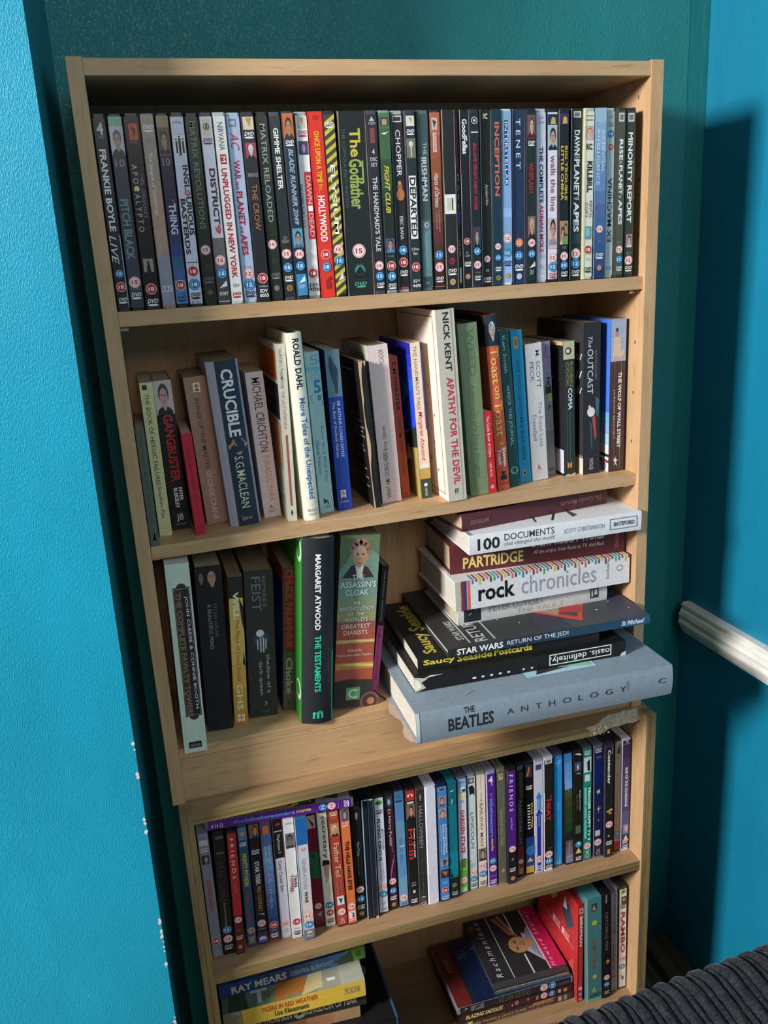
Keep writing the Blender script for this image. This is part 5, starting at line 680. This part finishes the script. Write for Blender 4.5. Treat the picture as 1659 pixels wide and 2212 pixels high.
    ('d', 0.558, -0.0019, -1.3298, 0.0086, 0.1835, 0.134, 0, 0, 0, '922', 'b33', 'R 4 9 14 88 dbb|R 5 8 30 70 a33|Tb 12 42 26 72 eee BIRDMAN|T 44 84 40 52 dbb or the unexpected virtue of ignorance|A 86 15|B 92 15|D 97 ecc|<R 0 100 0 100 b33|<P eab 4,60 20,50 30,62 18,76|<P 445 10,20 28,10 40,26 24,40|<P ddd 8,30 20,26 22,36|<H 44 50 20 60 ecc EE|<P c55 60,10 80,30 95,60 98,40 80,8|<R 50 51 8 90 d88', 'bright red DVD case with spaced white capitals, right of the right pile, lowest shelf', 'DVDs standing on the lowest shelf', 0, 'c'),
    ('k', 0.5711, -0.008, -1.3298, 0.0253, 0.1964, 0.13, -0.0229, 0, 0, '9a8', '457f86', 'R 0 100 0 7 cc9|R 6 13 36 70 245|P c94 12,40 7,50 12,66|Ti 40 68 36 66 a53 series|E 25 56 20 110 457f86|C 24 54 18 cb4|C 76 54 16 cb4|P 9a8 85,50 91,68 91,30|D 95 264 55|R 97 100 7 100 7a9', 'thick teal boxed set with round yellow blobs, lowest shelf', 'DVDs standing on the lowest shelf', 0, 'c'),
    ('d', 0.5985, -0.0095, -1.3298, 0.0126, 0.2004, 0.134, -0.0222, 0, 0, '111', '112', 'R 2 10 30 55 777|T 18 54 30 66 777 CATCHING FIRE|E 65 62 26 120 a73|E 64 66 10 90 ec9|A 80 12|B 86.5 12|D 94 bbb', 'black DVD case with dim grey lettering and small flame, right of the thick teal set', 'DVDs standing on the lowest shelf', 0, 'c'),
    ('d', 0.6159, -0.0028, -1.3298, 0.0118, 0.1924, 0.134, -0.0233, 0, 0, '889', 'bbc', 'T 3 42 26 72 445 BLAT TAVIST JUURNARS|T 52 70 30 50 667 ooooo oo|R 84 85 10 90 888|D 97 999', 'pale grey DVD case with narrow dark lettering, second from right panel, lowest shelf', 'DVDs standing on the lowest shelf', 0, 'c'),
    ('d', 0.6299, -0.0013, -1.3298, 0.0135, 0.1938, 0.134, -0.0186, 0, 0, '333', 'eee', 'C 4.5 55 34 9b4|C 4.5 55 12 343|R 8 9 10 90 eee|R 9 17 30 92 543|C 12 60 20 b97|D 18.5 444|Tb 24 64 26 78 b33 RAMBO|A 70 18|C 77.5 45 36 58a|Hb 76 79 28 62 def 18|P 334 85,30 92,50 86,80 89,55', 'white DVD case with tall dark red capitals, against the right panel on the lowest shelf', 'DVDs standing on the lowest shelf', 0, 'c'),
]
for (kind, x, y, z, w, h, d, lean, yaw, flat, body, cover, art, label, group, bulge, page) in ITEMS:
    o = item(kind, x, y, z, w, h, d, lean, yaw, flat, body, cover, art, label, group, bulge, page if page in 'wct' else 'c')
    if cover == '8493a0':                                   # torn dust jacket hanging out at the head of the big book
        jk = MB(); pj = pm('b9a394', .35, 'torn_jacket'); pts = []
        for i in range(15):
            f = i / 14; y = .004 + f * .17
            pts += [(.001, y, h - .002), (.0006 + .004 * f, y + .003, h + .005 + .004 * math.sin(i * 1.3) + .007 * f)]
        jk.add(pts, [(2 * i, 2 * i + 2, 2 * i + 3, 2 * i + 1) for i in range(14)], pj)
        jk.build('torn_jacket', o)['label'] = 'crumpled brownish torn edge of the dust jacket'
bpy.data.objects.remove(_fo); bpy.data.curves.remove(_fc)

# ---------------------------------------------------------------- armchair back in wide-ribbed corduroy
ac = tag(empty('armchair', (.47, -.47, FLOOR_Z)), 'charcoal wide-ribbed corduroy armchair back in the near right corner', 'armchair')
path = [(-.350, FLOOR_Z), (-.350, -1.2)]
RY, RZ, RR = -.392, -.930, .042
path += [(RY + RR * math.cos(a), RZ + RR * math.sin(a)) for a in [j * math.pi / 2 / 14 for j in range(15)]]
path += [(RY - .03 * k, RZ + RR - .0016 * k * k) for k in range(1, 9)]
e = path[-1]
path += [(e[0] - .07 * math.sin(a), e[1] - .07 * (1 - math.cos(a))) for a in [j * math.pi / 2 / 8 for j in range(1, 9)]]
path += [(path[-1][0], FLOOR_Z)]
fine = [path[0]]
for a, b in zip(path, path[1:]):
    k = max(1, int(math.dist(a, b) / .006))
    fine += [(a[0] + (b[0] - a[0]) * i / k, a[1] + (b[1] - a[1]) * i / k) for i in range(1, k + 1)]
X0, X1 = .10, .838; nx = int((X1 - X0) / .00095); PITCH = .0202
def rib(x):
    t = (x / PITCH) % 1
    if t < .60: return .0072 * math.sin(math.pi * t / .60) ** .5
    return .0048 * math.sin(math.pi * (t - .60) / .40) ** .5
mb = MB(); vs = []; m = len(fine)
nrm = []
for i in range(m):
    a = fine[max(0, i - 1)]; b = fine[min(m - 1, i + 1)]; t = Vector((b[0] - a[0], b[1] - a[1])).normalized()
    nrm.append((t.y, -t.x))
for ix in range(nx + 1):
    x = X0 + (X1 - X0) * ix / nx
    for (y, z), (ny, nz) in zip(fine, nrm):
        wv = .0022 * noise.noise(Vector((x * 9, y * 14, z * 14)))
        r = rib(x + wv) + .0014 * noise.noise(Vector((x * 300, y * 60, z * 60))) + .0008 * noise.noise(Vector((x * 700, y * 220, z * 220))) - .004 * (x - .3)
        vs.append((x, y + ny * r, FLOOR_Z if z < FLOOR_Z + .01 else z + nz * r - .010 + .065 * (x - .57)))
mb.add(vs, [(i * m + j, (i + 1) * m + j, (i + 1) * m + j + 1, i * m + j + 1) for i in range(nx) for j in range(m - 1)], M_CORD)
o = mb.build('backrest', None, 0, True); o.parent = ac; o.matrix_parent_inverse = Matrix.Translation(-ac.location)
